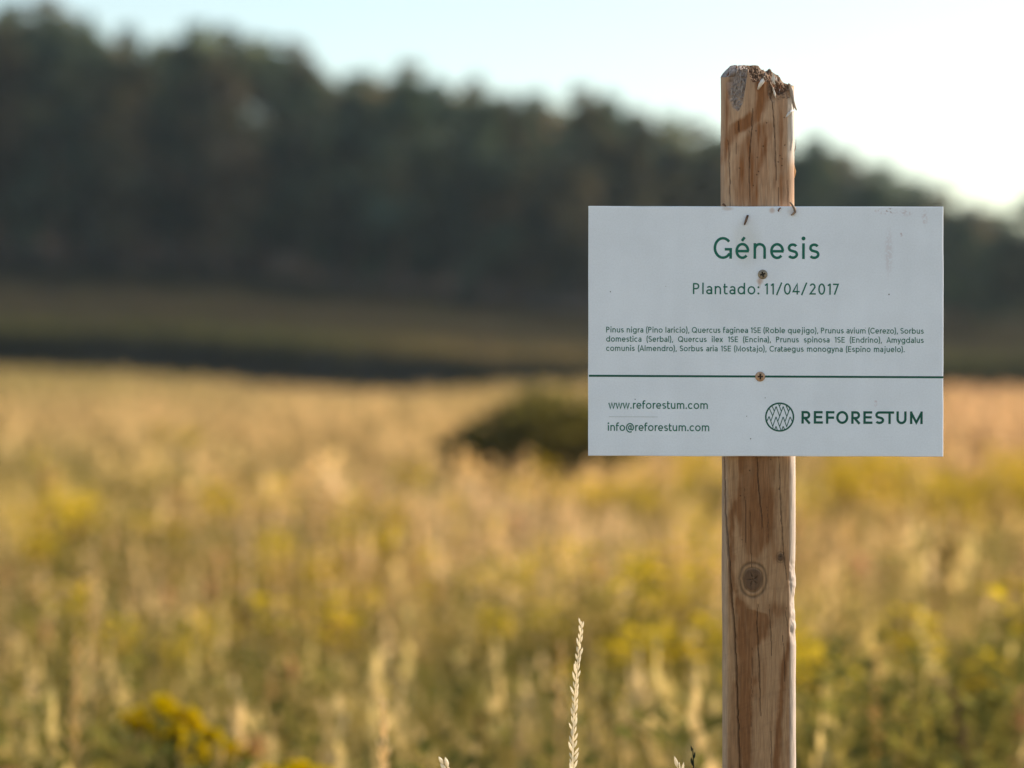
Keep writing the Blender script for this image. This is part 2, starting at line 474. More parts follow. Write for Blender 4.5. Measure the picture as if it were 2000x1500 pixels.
# scrub on the shaded bank
def bank_scrub():
    rng = np.random.default_rng(21)
    mb = MB()
    for i in range(1500):
        px = rng.uniform(-700, 2700); y = rng.uniform(61.9, 63.0)
        x = (px - 1000) * K * y
        z = float(zt(x, y))
        r = rng.uniform(0.14, 0.34)
        V, F = leaf_quads((x, y, z + r * 0.5), (r * 1.6, r, r), 18, 0.09, rng)
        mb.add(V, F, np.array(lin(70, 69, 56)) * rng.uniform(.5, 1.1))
    o = obj('bank_scrub', mb.mesh('bank_scrub'), M_SHRUB)
    tag(o, 'low dark scrub clinging to the shaded terrace bank', 'scrub', kind='stuff')
bank_scrub()

# ------------------------------------------------------------------ meadow
def blade_tuft(seed, n, hmin, hmax, w, lean, heads=0.0, leafy=0):
    """quads: blades in 2 segments; returns V, F, and a per-vertex (hue index, shade)"""
    rng = np.random.default_rng(seed)
    V, C = [], []
    def quad(a, b, c, d, t, k):
        V.extend([a, b, c, d]); C.extend([(t, k)] * 4)
    for i in range(n):
        a = rng.uniform(0, 6.283); r = rng.uniform(0, .06); h = rng.uniform(hmin, hmax)
        b0 = np.array([math.cos(a) * r, math.sin(a) * r, -0.02])
        la = a + rng.normal(0, .6); ln = rng.uniform(.1, 1) * lean * h
        m = b0 + np.array([math.cos(la) * ln * .35, math.sin(la) * ln * .35, h * .6])
        t = b0 + np.array([math.cos(la) * ln, math.sin(la) * ln, h])
        f = rng.uniform(0, 6.283); s = np.array([math.cos(f), math.sin(f), 0]) * w * rng.uniform(.7, 1.3)
        k = rng.uniform(.75, 1.25); ty = 0 if rng.random() < .6 else 1
        quad(b0 - s, b0 + s, m + s * .8, m - s * .8, ty, k)
        quad(m - s * .8, m + s * .8, t + s * .25, t - s * .25, ty, k)
        if rng.random() < heads:
            for q in range(7):
                u = q / 6.0
                c = t + np.array([0, 0, -0.11 + u * 0.13]) + rng.normal(0, .006, 3)
                g = rng.uniform(0, 6.283); e = np.array([math.cos(g), math.sin(g), .4]) * .012 * (1.2 - .7 * u)
                z = np.array([0, 0, .018])
                quad(c - e, c - z, c + e, c + z, 2, k * 1.1)
    for i in range(leafy):
        a = rng.uniform(0, 6.283); h = rng.uniform(.08, hmax * .95); r = rng.uniform(.01, .09)
        c = np.array([math.cos(a) * r, math.sin(a) * r, h])
        d = np.array([math.cos(a), math.sin(a), rng.uniform(.1, .9)]); d /= np.linalg.norm(d)
        e = np.cross(d, [0, 0, 1]); e /= np.linalg.norm(e) + 1e-6
        L = rng.uniform(.02, .045); W = L * .28
        quad(c, c + d * L * .5 + e * W, c + d * L, c + d * L * .5 - e * W, 1, rng.uniform(.7, 1.2))
    return np.array(V), np.array(C)
def flower_plant(seed):
    """leafy stem carrying a flat head of small yellow flowers"""
    rng = np.random.default_rng(seed)
    V, C = [], []
    def quad(a, b, c, d, t, k):
        V.extend([a, b, c, d]); C.extend([(t, k)] * 4)
    for st in range(3):
        H = rng.uniform(.38, .56); lx, ly = rng.uniform(-.1, .1, 2)
        top = np.array([lx, ly, H]); s = np.array([.004, 0, 0]); s2 = np.array([0, .004, 0])
        quad(-s, s, top + s, top - s, 1, .9); quad(-s2, s2, top + s2, top - s2, 1, .9)
        for i in range(16):
            u = rng.uniform(.2, .95); c = top * u; a = rng.uniform(0, 6.283)
            d = np.array([math.cos(a), math.sin(a), .6]); d /= np.linalg.norm(d); e = np.cross(d, [0, 0, 1.]); e /= np.linalg.norm(e)
            L = rng.uniform(.03, .055); W = L * .2
            quad(c, c + d * L * .5 + e * W, c + d * L, c + d * L * .5 - e * W, 1, rng.uniform(.7, 1.2))
        for i in range(34):
            a = rng.uniform(0, 6.283); r = .06 * math.sqrt(rng.random())
            c = top + np.array([math.cos(a) * r, math.sin(a) * r, rng.uniform(-.05, .03) - r * .3])
            g = rng.uniform(0, 6.283); e = np.array([math.cos(g), math.sin(g), rng.uniform(-.5, .5)]) * .011
            f = np.array([-math.sin(g), math.cos(g), rng.uniform(-.5, .5)]) * .011
            quad(c - e, c - f, c + e, c + f, 3, rng.uniform(.8, 1.2))
    return np.array(V), np.array(C)

GR = [blade_tuft(300 + i, 14, .16, .42, .0030, 1.1, .03, 14) for i in range(4)]
GR += [blade_tuft(320 + i, 10, .24, .46, .0022, .7, .16, 6) for i in range(2)]
LEAFY = [blade_tuft(340 + i, 5, .2, .42, .003, .5, 0, 34) for i in range(3)]
FL = [flower_plant(360 + i) for i in range(3)]

# colour patches of the meadow: photograph pixel, spread, colour of the growth there, weight
STRAW = np.array(lin(182, 146, 98)); PINK = np.array(lin(198, 148, 114)); OLIVE = np.array(lin(116, 106, 54)); GREEN = np.array(lin(80, 92, 48))
YELG = np.array(lin(148, 128, 54)); BROWN = np.array(lin(104, 80, 46)); PALE = np.array(lin(202, 174, 128))
PATCH = [(560, 820, 500, 40, STRAW, 1.0), (330, 800, 330, 30, PALE, .5), (80, 900, 220, 40, OLIVE, .9), (230, 900, 120, 25, GREEN, .4), (220, 740, 480, 26, OLIVE, 1.8),
         (380, 945, 60, 22, OLIVE, .8), (640, 870, 260, 70, STRAW, .8), (830, 925, 110, 40, GREEN, .7), (700, 990, 120, 30, OLIVE, .4), (1040, 1030, 260, 46, PINK * 1.15, 4.5),
         (1240, 960, 140, 40, YELG, 1.3), (1640, 970, 140, 36, YELG, 1.2), (1940, 980, 80, 45, YELG, 1.0), (1930, 830, 130, 80, PINK, 2.0), (1620, 1070, 160, 32, PINK, 2.6), (1900, 1050, 140, 20, PINK, .6),
         (1780, 1090, 180, 40, OLIVE, .7), (1270, 900, 130, 18, PINK, .9), (1000, 760, 130, 18, OLIVE, .6), (300, 1090, 240, 40, STRAW, .7), (700, 1080, 120, 40, YELG, .8), (100, 1010, 60, 30, YELG, 1.2),
         (450, 1150, 250, 60, PINK, 1.0), (850, 1090, 330, 34, PINK, 1.6), (200, 1230, 180, 50, STRAW, .6), (950, 1150, 220, 50, YELG, .6), (250, 1400, 260, 90, GREEN, .5), (850, 1350, 260, 90, OLIVE, .5),
         (1300, 1250, 120, 150, BROWN, .5), (1750, 1400, 200, 100, OLIVE, .6), (1950, 1430, 90, 90, GREEN, .8), (1600, 1200, 120, 60, OLIVE, .5), (60, 1480, 160, 80, GREEN, 1.4), (700, 1450, 500, 60, OLIVE, .8), (1300, 1400, 200, 90, OLIVE, .7), (600, 1250, 500, 40, YELG, .4), (1750, 1250, 200, 70, YELG, .6)]
def patch_colour(px, py, rng):
    n = len(px)
    # ambient mix by world noise is added by the caller
    w = np.full((n, 1), 0.55); c = np.tile(STRAW * 0.6 + OLIVE * 0.4, (n, 1)) * 0.55
    for (x, y, sx, sy, colr, wt) in PATCH:
        g = wt * np.exp(-0.5 * (((px - x) / sx) ** 2 + ((py - y) / sy) ** 2))[:, None]
        c = c + g * colr; w = w + g
    return c / w

def scatter(name, kinds, pos, rng, smin, smax, wmul, mat, label, cat, colour_fn, yellow=None, parent=None):
    Vs, Cs = [], []
    ka = rng.integers(0, len(kinds), len(pos))
    for k, (V, C) in enumerate(kinds):
        p = pos[ka == k]; m = len(p)
        if not m: continue
        a = rng.uniform(0, 6.283, m); s = rng.uniform(smin, smax, m) * (.72 + .5 * vnoise(p[:, 0] * 1.7, p[:, 1] * 1.3, 63))
        ca, sa = np.cos(a)[:, None], np.sin(a)[:, None]
        xy = wmul * s[:, None]
        X = (V[None, :, 0] * ca - V[None, :, 1] * sa) * xy + p[:, 0:1]
        Y = (V[None, :, 0] * sa + V[None, :, 1] * ca) * xy + p[:, 1:2]
        Zz = V[None, :, 2] * s[:, None] + p[:, 2:3]
        Vs.append(np.stack([X, Y, Zz], 2).reshape(-1, 3))
        base = colour_fn(p, rng)                                   # (m,3) colour of this plant's dry blades
        t = C[None, :, 0]; kk = C[None, :, 1]
        grn = GREEN * 0.6 + base * 0.45
        head = base * 0.6 + PALE * 0.45
        yel = np.array(lin(218, 188, 40)) if yellow is None else yellow
        cc = np.where((t == 0)[..., None], base[:, None, :], np.where((t == 1)[..., None], grn[:, None, :], np.where((t == 2)[..., None], head[:, None, :], yel[None, None, :])))
        Cs.append((cc * kk[..., None]).reshape(-1, 3))
    V = np.concatenate(Vs); C = np.concatenate(Cs)
    o = obj(name, mesh_np(name, V, np.arange(len(V)).reshape(-1, 4), C), mat, parent)
    tag(o, label, cat, kind='stuff')
    return o
def positions(rng, dens, y0, y1, margin):
    area = 0.5 * 0.45 * (y1 ** 2 - y0 ** 2) + 2 * margin * (y1 - y0)
    n = int(area * dens)
    # sample y by wedge width
    yy = rng.uniform(y0, y1, n * 3); wd = 0.45 * yy + 2 * margin
    keep = rng.random(n * 3) < wd / (0.45 * y1 + 2 * margin)
    yy = yy[keep][:n]; wd = wd[keep][:n]
    xx = (rng.random(len(yy)) - .5) * wd
    return np.stack([xx, yy, zt(xx, yy)], 1)
PAL = np.array([STRAW, PALE, PINK, YELG, OLIVE, GREEN, BROWN, STRAW * .8])
def grass_colour(p, rng):
    px, py = proj(p[:, 0], p[:, 1], p[:, 2] + CANOPY)
    c = patch_colour(px, py, rng)
    # clumps a hand's breadth or two across, each of one kind of growth
    q = vnoise(p[:, 0] * 3.3, p[:, 1] * 2.2, 31) * .6 + vnoise(p[:, 0] * 7.1 + 4, p[:, 1] * 5.0, 37) * .4 + rng.normal(0, .05, len(p))
    k = np.clip(((q - .2) / .6 * len(PAL)).astype(int), 0, len(PAL) - 1)
    near = (.2 + .36 * np.clip((16 - p[:, 1]) / 10, 0, 1))[:, None]
    c = c * (1 - near) + PAL[np.array([4, 3, 7, 4, 2, 3, 5, 6])[k]] * near
    fg = .4 * (1 - sstep(4.0, 7.0, p[:, 1]))[:, None]
    c = c * (1 - fg) + (OLIVE * 1.05) * fg
    shade = .84 + .32 * vnoise(p[:, 0] * 2.1 + 7, p[:, 1] * 1.6, 53)[:, None]
    gain = (1.44 + .62 * sstep(3.3, 5.5, p[:, 1]) * (1 - sstep(13, 19, p[:, 1])))[:, None]
    return np.minimum(c * shade * gain * rng.uniform(.86, 1.14, (len(p), 1)), np.array([.74, .52, .32]) - np.array([.30, .20, .14]) * (1 - sstep(4.5, 8, p[:, 1]))[:, None])
rg = np.random.default_rng(91)
near_p = positions(rg, 105, 2.2, 13, 1.2)
near_p = near_p[((near_p[:, 0] - 0.2) ** 2 + (near_p[:, 1] - 1.95) ** 2) > 0.05]
scatter('near_meadow_grass', GR, near_p, rg, .8, 1.15, 1.0, M_GRASS, 'tangle of dry straw coloured grass filling the near meadow', 'grass', grass_colour)
foot_p = positions(rg, 70, 0.9, 2.3, 1.0)
foot_p = foot_p[((foot_p[:, 0] - 0.2) ** 2 + (foot_p[:, 1] - 1.95) ** 2) > 0.01]
scatter('grass_at_post_foot', GR[:4], foot_p, rg, .6, .95, 1.0, M_GRASS, 'short dry grass round the foot of the wooden post', 'grass', grass_colour)
leaf_p = positions(rg, 56, 2.4, 14, 1.2)
lc = fbm(leaf_p[:, 0] * .9, leaf_p[:, 1] * .9, 77, 3)
leaf_p = leaf_p[lc > .42]
scatter('leafy_weeds', LEAFY, leaf_p, rg, .9, 1.3, 1.0, M_GRASS, 'olive green leafy weeds among the near dry grass', 'weeds', lambda p, r: (OLIVE * (1 - (q_ := r.random((len(p), 1)))) + YELG * q_) * r.uniform(.9, 1.45, (len(p), 1)))
def head_plant(seed, rx, rz):
    rng = np.random.default_rng(seed)
    V, C = [], []
    H = rng.uniform(.36, .56); lx, ly = rng.uniform(-.08, .08, 2); top = np.array([lx, ly, H])
    for s_ in (np.array([.0022, 0, 0]), np.array([0, .0022, 0])):
        V.extend([-s_, s_, top + s_, top - s_]); C.extend([(0, .9)] * 4)
    for i in range(26):
        d = rng.normal(size=3); d /= np.linalg.norm(d); c = top + d * np.array([rx, rx, rz]) * rng.uniform(.2, 1)
        g = rng.normal(size=3); g /= np.linalg.norm(g); h_ = np.cross(g, rng.normal(size=3)); h_ /= np.linalg.norm(h_)
        V.extend([c - g * .011, c - h_ * .006, c + g * .011, c + h_ * .006]); C.extend([(0, rng.uniform(.8, 1.2))] * 4)
    return np.array(V), np.array(C)
HEADS = [head_plant(400, .012, .05), head_plant(401, .010, .065), head_plant(402, .024, .020), head_plant(403, .014, .04)]
HP = np.array([PALE, PINK, STRAW, STRAW, BROWN * .7, YELG, PINK, OLIVE])
head_p = positions(rg, 4, 3.6, 13, 1.2)
scatter('seed_heads', HEADS, head_p, rg, .8, 1.2, 1.0, M_GRASS, 'pale and brown seed heads nodding above the near grass', 'seed heads', lambda p, r: HP[r.integers(0, len(HP), len(p))])
far_p = positions(rg, 26, 13, 62, 3.0)
scatter('far_meadow_grass', GR, far_p, rg, .85, 1.2, 3.0, M_GRASS, 'pale straw grass covering the far meadow up to the bank', 'grass', grass_colour)
slope_p = positions(rg, 8, 63.2, 86, 6.0)
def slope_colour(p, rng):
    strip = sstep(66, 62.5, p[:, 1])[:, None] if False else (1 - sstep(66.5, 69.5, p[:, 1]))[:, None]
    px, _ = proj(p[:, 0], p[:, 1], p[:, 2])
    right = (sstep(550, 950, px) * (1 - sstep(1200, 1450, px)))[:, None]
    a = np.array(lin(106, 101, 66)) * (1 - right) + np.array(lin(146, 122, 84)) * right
    b = np.array(lin(88, 74, 66))  # slope grass darkened in colour to stand for the wood's shadow
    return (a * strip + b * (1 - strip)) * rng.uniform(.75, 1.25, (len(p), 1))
scatter('slope_grass', GR[:4], slope_p, rg, .7, 1.0, 5.0, M_GRASS, 'grass with painted shade on the slope below the wood', 'grass', slope_colour)

# yellow flowers: dense where the photograph glows yellow
YP = [(1240, 960, 110, 26, .5), (1640, 975, 110, 30, .65), (1940, 985, 70, 40, .9), (690, 1080, 70, 30, .45), (100, 1010, 45, 22, .9), (340, 1090, 110, 18, .3), (540, 1080, 50, 22, .4),
      (900, 1130, 150, 40, .2), (1000, 1250, 200, 60, .14), (1270, 1150, 80, 60, .2), (1650, 1230, 150, 60, .2), (1780, 1400, 200, 80, .25), (830, 1400, 150, 70, .3), (300, 1250, 250, 60, .06)]
def yellow_positions(y0, y1, dens, seed):
    r = np.random.default_rng(seed)
    p = positions(r, dens, y0, y1, 1.0)
    px, py = proj(p[:, 0], p[:, 1], p[:, 2] + CANOPY + .1)
    w = np.full(len(p), .006)
    for (x, y, sx, sy, k) in YP: w += k * np.exp(-0.5 * (((px - x) / sx) ** 2 + ((py - y) / sy) ** 2))
    return p[r.random(len(p)) < w]
yp = np.concatenate([yellow_positions(4.2, 9, 22, 1), yellow_positions(9, 24, 9, 2)])
scatter('yellow_wildflowers', FL, yp, rg, .85, 1.2, 1.15, M_FLOWER, 'drifts of small yellow wildflowers scattered through the meadow', 'flowers', grass_colour)

# ------------------------------------------------------------------ single plants one can point at
def flowering_plant(name, heads, Z, label, group=None):
    """heads: list of (px, py, size px)"""
    base = P(sum(h[0] for h in heads) / len(heads), 1500, Z); z0 = float(zt(base.x, Z))
    e = empty(name, (base.x, Z, z0))
    rng = np.random.default_rng(int(heads[0][0]))
    sm = K * Z
    rr_ = random.Random(5)
    allh = list(heads) + [(h[0] + rr_.choice((-1, 1)) * rr_.uniform(16, 34), h[1] + rr_.uniform(-14, 26), h[2] * rr_.uniform(.35, .6)) for h in heads for _ in range(2)]
    for (px, py, sz) in allh:
        dz = rng.uniform(-.06, .06)
        t = P(px, py, Z + dz) - Vector((base.x, Z, z0))
        mb = MB(); q = t * .55 + Vector((0, 0, t.z * .1))
        V, F = tube([(rng.uniform(-.02, .02), rng.uniform(-.02, .02), -.02), tuple(q), tuple(t)], [.004, .003, .002], 6)
        mb.add(V, F, lin(104, 108, 60))
        stem = obj('stem', mb.mesh('stem', True), M_GRASS, e)
        ml = MB()
        for i in range(12):
            u = rng.uniform(.3, .95); c = np.array(t * u) + np.array([0, 0, 0])
            a = rng.uniform(0, 6.283); d = np.array([math.cos(a), math.sin(a), .5]); d /= np.linalg.norm(d)
            s = np.cross(d, [0, 0, 1.]); s /= np.linalg.norm(s); L = rng.uniform(.03, .06); W = L * .18
            ml.add([c, c + d * L * .5 + s * W + [0, 0, .004], c + d * L, c + d * L * .5 - s * W + [0, 0, .004]], [(0, 1, 2, 3)], np.array(lin(112, 118, 62)) * rng.uniform(.7, 1.2))
        obj('leaves', ml.mesh('leaves'), M_GRASS, stem)
        mf = MB(); r = sz * sm / 2
        n = int(110 * (sz / 50) ** 1.2) + 20
        sub = [np.array([q_ * r * .75, rng.uniform(-.5, .5) * r, -abs(q_) * r * .35 + rng.normal(0, .22) * r - q_ * r * .25]) for q_ in rng.uniform(-1, 1.2, 6)]
        for i in range(n):
            a = rng.uniform(0, 6.283); rr = r * .5 * math.sqrt(rng.random()); sb = sub[i % len(sub)]
            c = np.array(t) + sb + np.array([math.cos(a) * rr, math.sin(a) * rr, rng.uniform(-.3, .3) * r - rr * .35])
            d = rng.normal(size=3); d /= np.linalg.norm(d); s = np.cross(d, rng.normal(size=3)); s /= np.linalg.norm(s)
            mf.add([c - d * .006, c + s * .006, c + d * .006, c - s * .006], [(0, 1, 2, 3)], np.array(lin(226, 198, 14)) * rng.uniform(.65, 1.05))
        obj('flower_head', mf.mesh('flower_head'), M_FLOWER, stem)
    tag(e, label, 'flower', group)
    return e
flowering_plant('yellow_flowering_plant', [(306, 1366, 52), (362, 1388, 60), (276, 1404, 50), (328, 1436, 56), (412, 1430, 50), (458, 1464, 52), (395, 1470, 34)], 3.8,
                'cluster of bright yellow flower heads at the lower left of the meadow')
flowering_plant('yellow_flowering_plant', [(588, 1500, 62), (640, 1512, 40), (545, 1512, 40)], 3.4, 'yellow flower head just entering at the bottom edge left of centre')

def spike(name, tip, foot, Z, spikelets, length, width, colour, label, cat='grass stalk', stemr=0.0011, curve=0.0, parts=True, top_frac=None):
    """a grass stalk whose upper part carries alternating spikelets; tip/foot in photograph pixels"""
    a = P(foot[0], foot[1], Z); b = P(tip[0], tip[1], Z)
    g = float(zt(a.x, Z)); d = b - a
    root = a + d * ((g - a.z) / d.z) * (0.6 if abs(d.x) > .05 else 1.0); root.z = g - .02
    e = empty(name, (root.x, Z, g))
    o = Vector((root.x, Z, g))
    rng = np.random.default_rng(int(tip[0]))
    pts = [root - o, (root.lerp(a, .6)) - o]
    for i in range(9):
        t = i / 8.0; p = a.lerp(b, t); p.x += curve * math.sin(t * math.pi); pts.append(p - o)
    V, F = tube([tuple(p) for p in pts], [stemr * 1.4] * 2 + [stemr * (1 - .55 * i / 8) for i in range(9)], 6)
    mb = MB(); mb.add(V, F, colour); stem = obj('stem', mb.mesh('stem', True), M_STRAW, e)
    # one spikelet, lens shaped with keel
    sm = MB()
    L, W = length, width
    ring = [(0, .0), (.18, .55), (.45, 1), (.75, .7), (1, .05)]
    vv = []; ff = []
    for (t, w) in ring:
        for k in range(6):
            an = k * math.pi / 3
            vv.append((math.cos(an) * W * .5 * w, math.sin(an) * W * .36 * w, t * L))
    for i in range(4):
        for k in range(6): ff.append((i * 6 + k, i * 6 + (k + 1) % 6, i * 6 + 6 + (k + 1) % 6, i * 6 + 6 + k))
    sm.add(vv, ff, colour); me = sm.mesh('spikelet', True); me.materials.append(M_STRAW)
    for i in range(spikelets):
        t = 1.0 - (i + .2) / spikelets
        p = a.lerp(b, t); p.x += curve * math.sin(t * math.pi)
        q = bpy.data.objects.new('spikelet', me); COL.objects.link(q); q.parent = stem
        side = 1 if i % 2 else -1
        q.location = p - o + Vector((side * stemr, 0, -L * .35))
        tilt = rng.uniform(.1, .5) * (0.5 + 0.7 * (1 - t))
        q.rotation_euler = (rng.uniform(-.25, .25), side * tilt + (d.x / d.z if d.z else 0), rng.uniform(-.6, .6))
        s = rng.uniform(.75, 1.2) * (0.7 + .45 * min(1, (1 - t) * 2 + .3)); q.scale = (s, s, s)
    tag(e, label, cat)
    return e
CREAM = np.array(lin(252, 243, 226)); TAN = np.array(lin(206, 172, 126))
spike('grass_stalk', (1136, 1214), (1118, 1530), 1.93, 46, .0072, .0018, CREAM, 'sharp cream seed spike of grass standing left of the wooden post', stemr=.0008, curve=-.002)
spike('grass_stalk', (868, 1484), (888, 1530), 1.95, 6, .009, .0036, CREAM * .95, 'pale grass tip just poking up at the bottom edge near centre')
spike('grass_stalk', (1326, 1489), (1333, 1530), 1.95, 3, .012, .003, CREAM * .9, 'tiny cream grass tip at the bottom edge left of the dark stalk')
spike('weed_stalk', (1353, 1461), (1356, 1530), 1.93, 5, .006, .0016, np.array(lin(66, 72, 60)), 'thin dark weed stalk tip just left of the post at the bottom edge', 'weed stalk', .0008)
spike('grass_stalk', (748, 1366), (752, 1530), 2.75, 14, .014, .0048, np.array(lin(244, 222, 180)), 'blurred thick tan grass spike at the bottom between flowers and cream stalk')
spike('grass_stalk', (182, 1046), (178, 1330), 4.6, 26, .024, .007, np.array(lin(222, 198, 156)), 'tall pale blurred grass plume at the left of the meadow')
spike('grass_stalk', (1714, 1266), (1708, 1480), 4.0, 16, .022, .007, np.array(lin(224, 192, 140)), 'upright tan grass stalk right of the post')
spike('grass_stalk', (150, 1230), (146, 1480), 3.6, 16, .020, .006, np.array(lin(232, 206, 158)), 'pale upright grass stalk at left above the yellow flower cluster')
spike('grass_stalk', (1098, 1260), (1092, 1420), 3.7, 8, .018, .007, np.array(lin(240, 214, 170)), 'short blurred tan seed head just left of the sharp cream stalk')
spike('seed_head', (1866, 1352), (1890, 1480), 3.3, 5, .020, .009, np.array(lin(128, 104, 78)), 'brown drooping seed head near the right edge of the meadow', 'seed head')

# ------------------------------------------------------------------ wooden post
RXP = Matrix.Rotation(PITCH, 3, 'X')
def cam_frame(px, py, depth):
    """world point at camera depth (not world Y) for a pixel"""
    return Vector((0, 0, CAM_Z)) + RXP @ Vector(((px - 1000) * K * depth, depth, (750 - py) * K * depth))
BOARD_T = 0.003
POST_D = D_SIGN + BOARD_T + 0.0250                  # depth of the post's axis
PS = POST_D * K                                      # metres per pixel at the axis
PR = 70.5                                            # half width in pixels
def post_c(py): return 1478.3 + (py - 130) / 1370 * 3.6
T_PTS = np.array([(1404, 154), (1408, 150), (1412, 146), (1420, 138), (1428, 132), (1432, 128), (1440, 127), (1444, 129), (1460, 127.5), (1488, 128.5), (1490, 133), (1497, 137),
                  (1503, 141), (1507, 135), (1512, 134), (1514, 140), (1521, 145), (1526, 147), (1530, 156), (1536, 162), (1541, 164), (1547, 166), (1552, 170)])
F_PTS = np.array([(1404, 156), (1408, 151), (1413, 152), (1418, 150), (1424, 140), (1440, 133), (1454, 134), (1459, 152), (1464, 161), (1480, 158), (1492, 160), (1499, 158), (1503, 172), (1508, 184), (1515, 186),
                  (1524, 184), (1530, 178), (1538, 172), (1546, 167), (1552, 170)])
def poly_d(px, py, pts):
    """distance to a polyline (pixels) and parameter 0..1"""
    best = np.full(px.shape, 1e9); par = np.zeros(px.shape)
    n = len(pts) - 1
    for i in range(n):
        ax, ay = pts[i]; bx, by = pts[i + 1]
        dx, dy = bx - ax, by - ay; L = dx * dx + dy * dy
        t = np.clip(((px - ax) * dx + (py - ay) * dy) / L, 0, 1)
        d = np.hypot(px - ax - t * dx, py - ay - t * dy)
        m = d < best; best = np.where(m, d, best); par = np.where(m, (i + t) / n, par)
    return best, par
def band(px, py, rows, soft=4.0):
    """stain between two edges given per row: (py, x left, x right)"""
    r = np.array(rows, float)
    w = (fbm(px * .02, py * .035, 41, 4) - .5) * 16 + (fbm(px * .3, py * .02, 43, 3) - .5) * 7; soft = soft * 3.2
    xl = np.interp(py, r[:, 0], r[:, 1]) + w; xr = np.interp(py, r[:, 0], r[:, 2]) + w
    m = sstep(-soft * .5, soft * .5, px - xl) * sstep(-soft * .5, soft * .5, xr - px)
    return m * sstep(r[0, 0] - 14, r[0, 0] + 10, py + w) * (1 - sstep(r[-1, 0] - 10, r[-1, 0] + 14, py + w * 2))
CRACKS = [([(1421, 275), (1424, 330), (1426, 404)], 1.1, 1.0), ([(1470, 212), (1467, 262), (1463, 312), (1464, 392)], 1.1, 1.2), ([(1509, 190), (1514, 268), (1517, 352)], 1.2, 1.5),
          ([(1520, 366), (1521, 404)], .8, .7), ([(1538, 352), (1539, 404)], .7, .6), ([(1441, 238), (1443, 258)], 1.6, 1.2), ([(1437, 280), (1438, 305)], .8, .5),
          ([(1413.5, 885), (1416, 1000), (1420, 1060), (1424, 1120), (1430, 1190), (1436, 1300), (1441, 1420), (1445, 1525)], 2.4, 3.2),
          ([(1478, 885), (1483, 960), (1489, 1030)], 1.2, 1.4), ([(1521, 885), (1524, 970), (1528, 1045), (1533, 1100), (1537, 1132)], 1.1, 1.3), ([(1464, 1000), (1467, 1108)], 1.0, 1.0),
          ([(1454, 950), (1456, 1060)], .7, .5), ([(1480, 1180), (1479, 1214), (1482, 1290), (1486, 1398)], 1.1, 1.3), ([(1503, 1180), (1507, 1286)], .9, .9), ([(1534, 1186), (1537, 1232)], .8, .8),
          ([(1528, 1240), (1532, 1300), (1533, 1330)], .7, .6), ([(1505, 1420), (1508, 1525)], .8, .8), ([(1498, 990), (1500, 1050)], .6, .4), ([(1469, 1265), (1467, 1420)], .6, .4)]
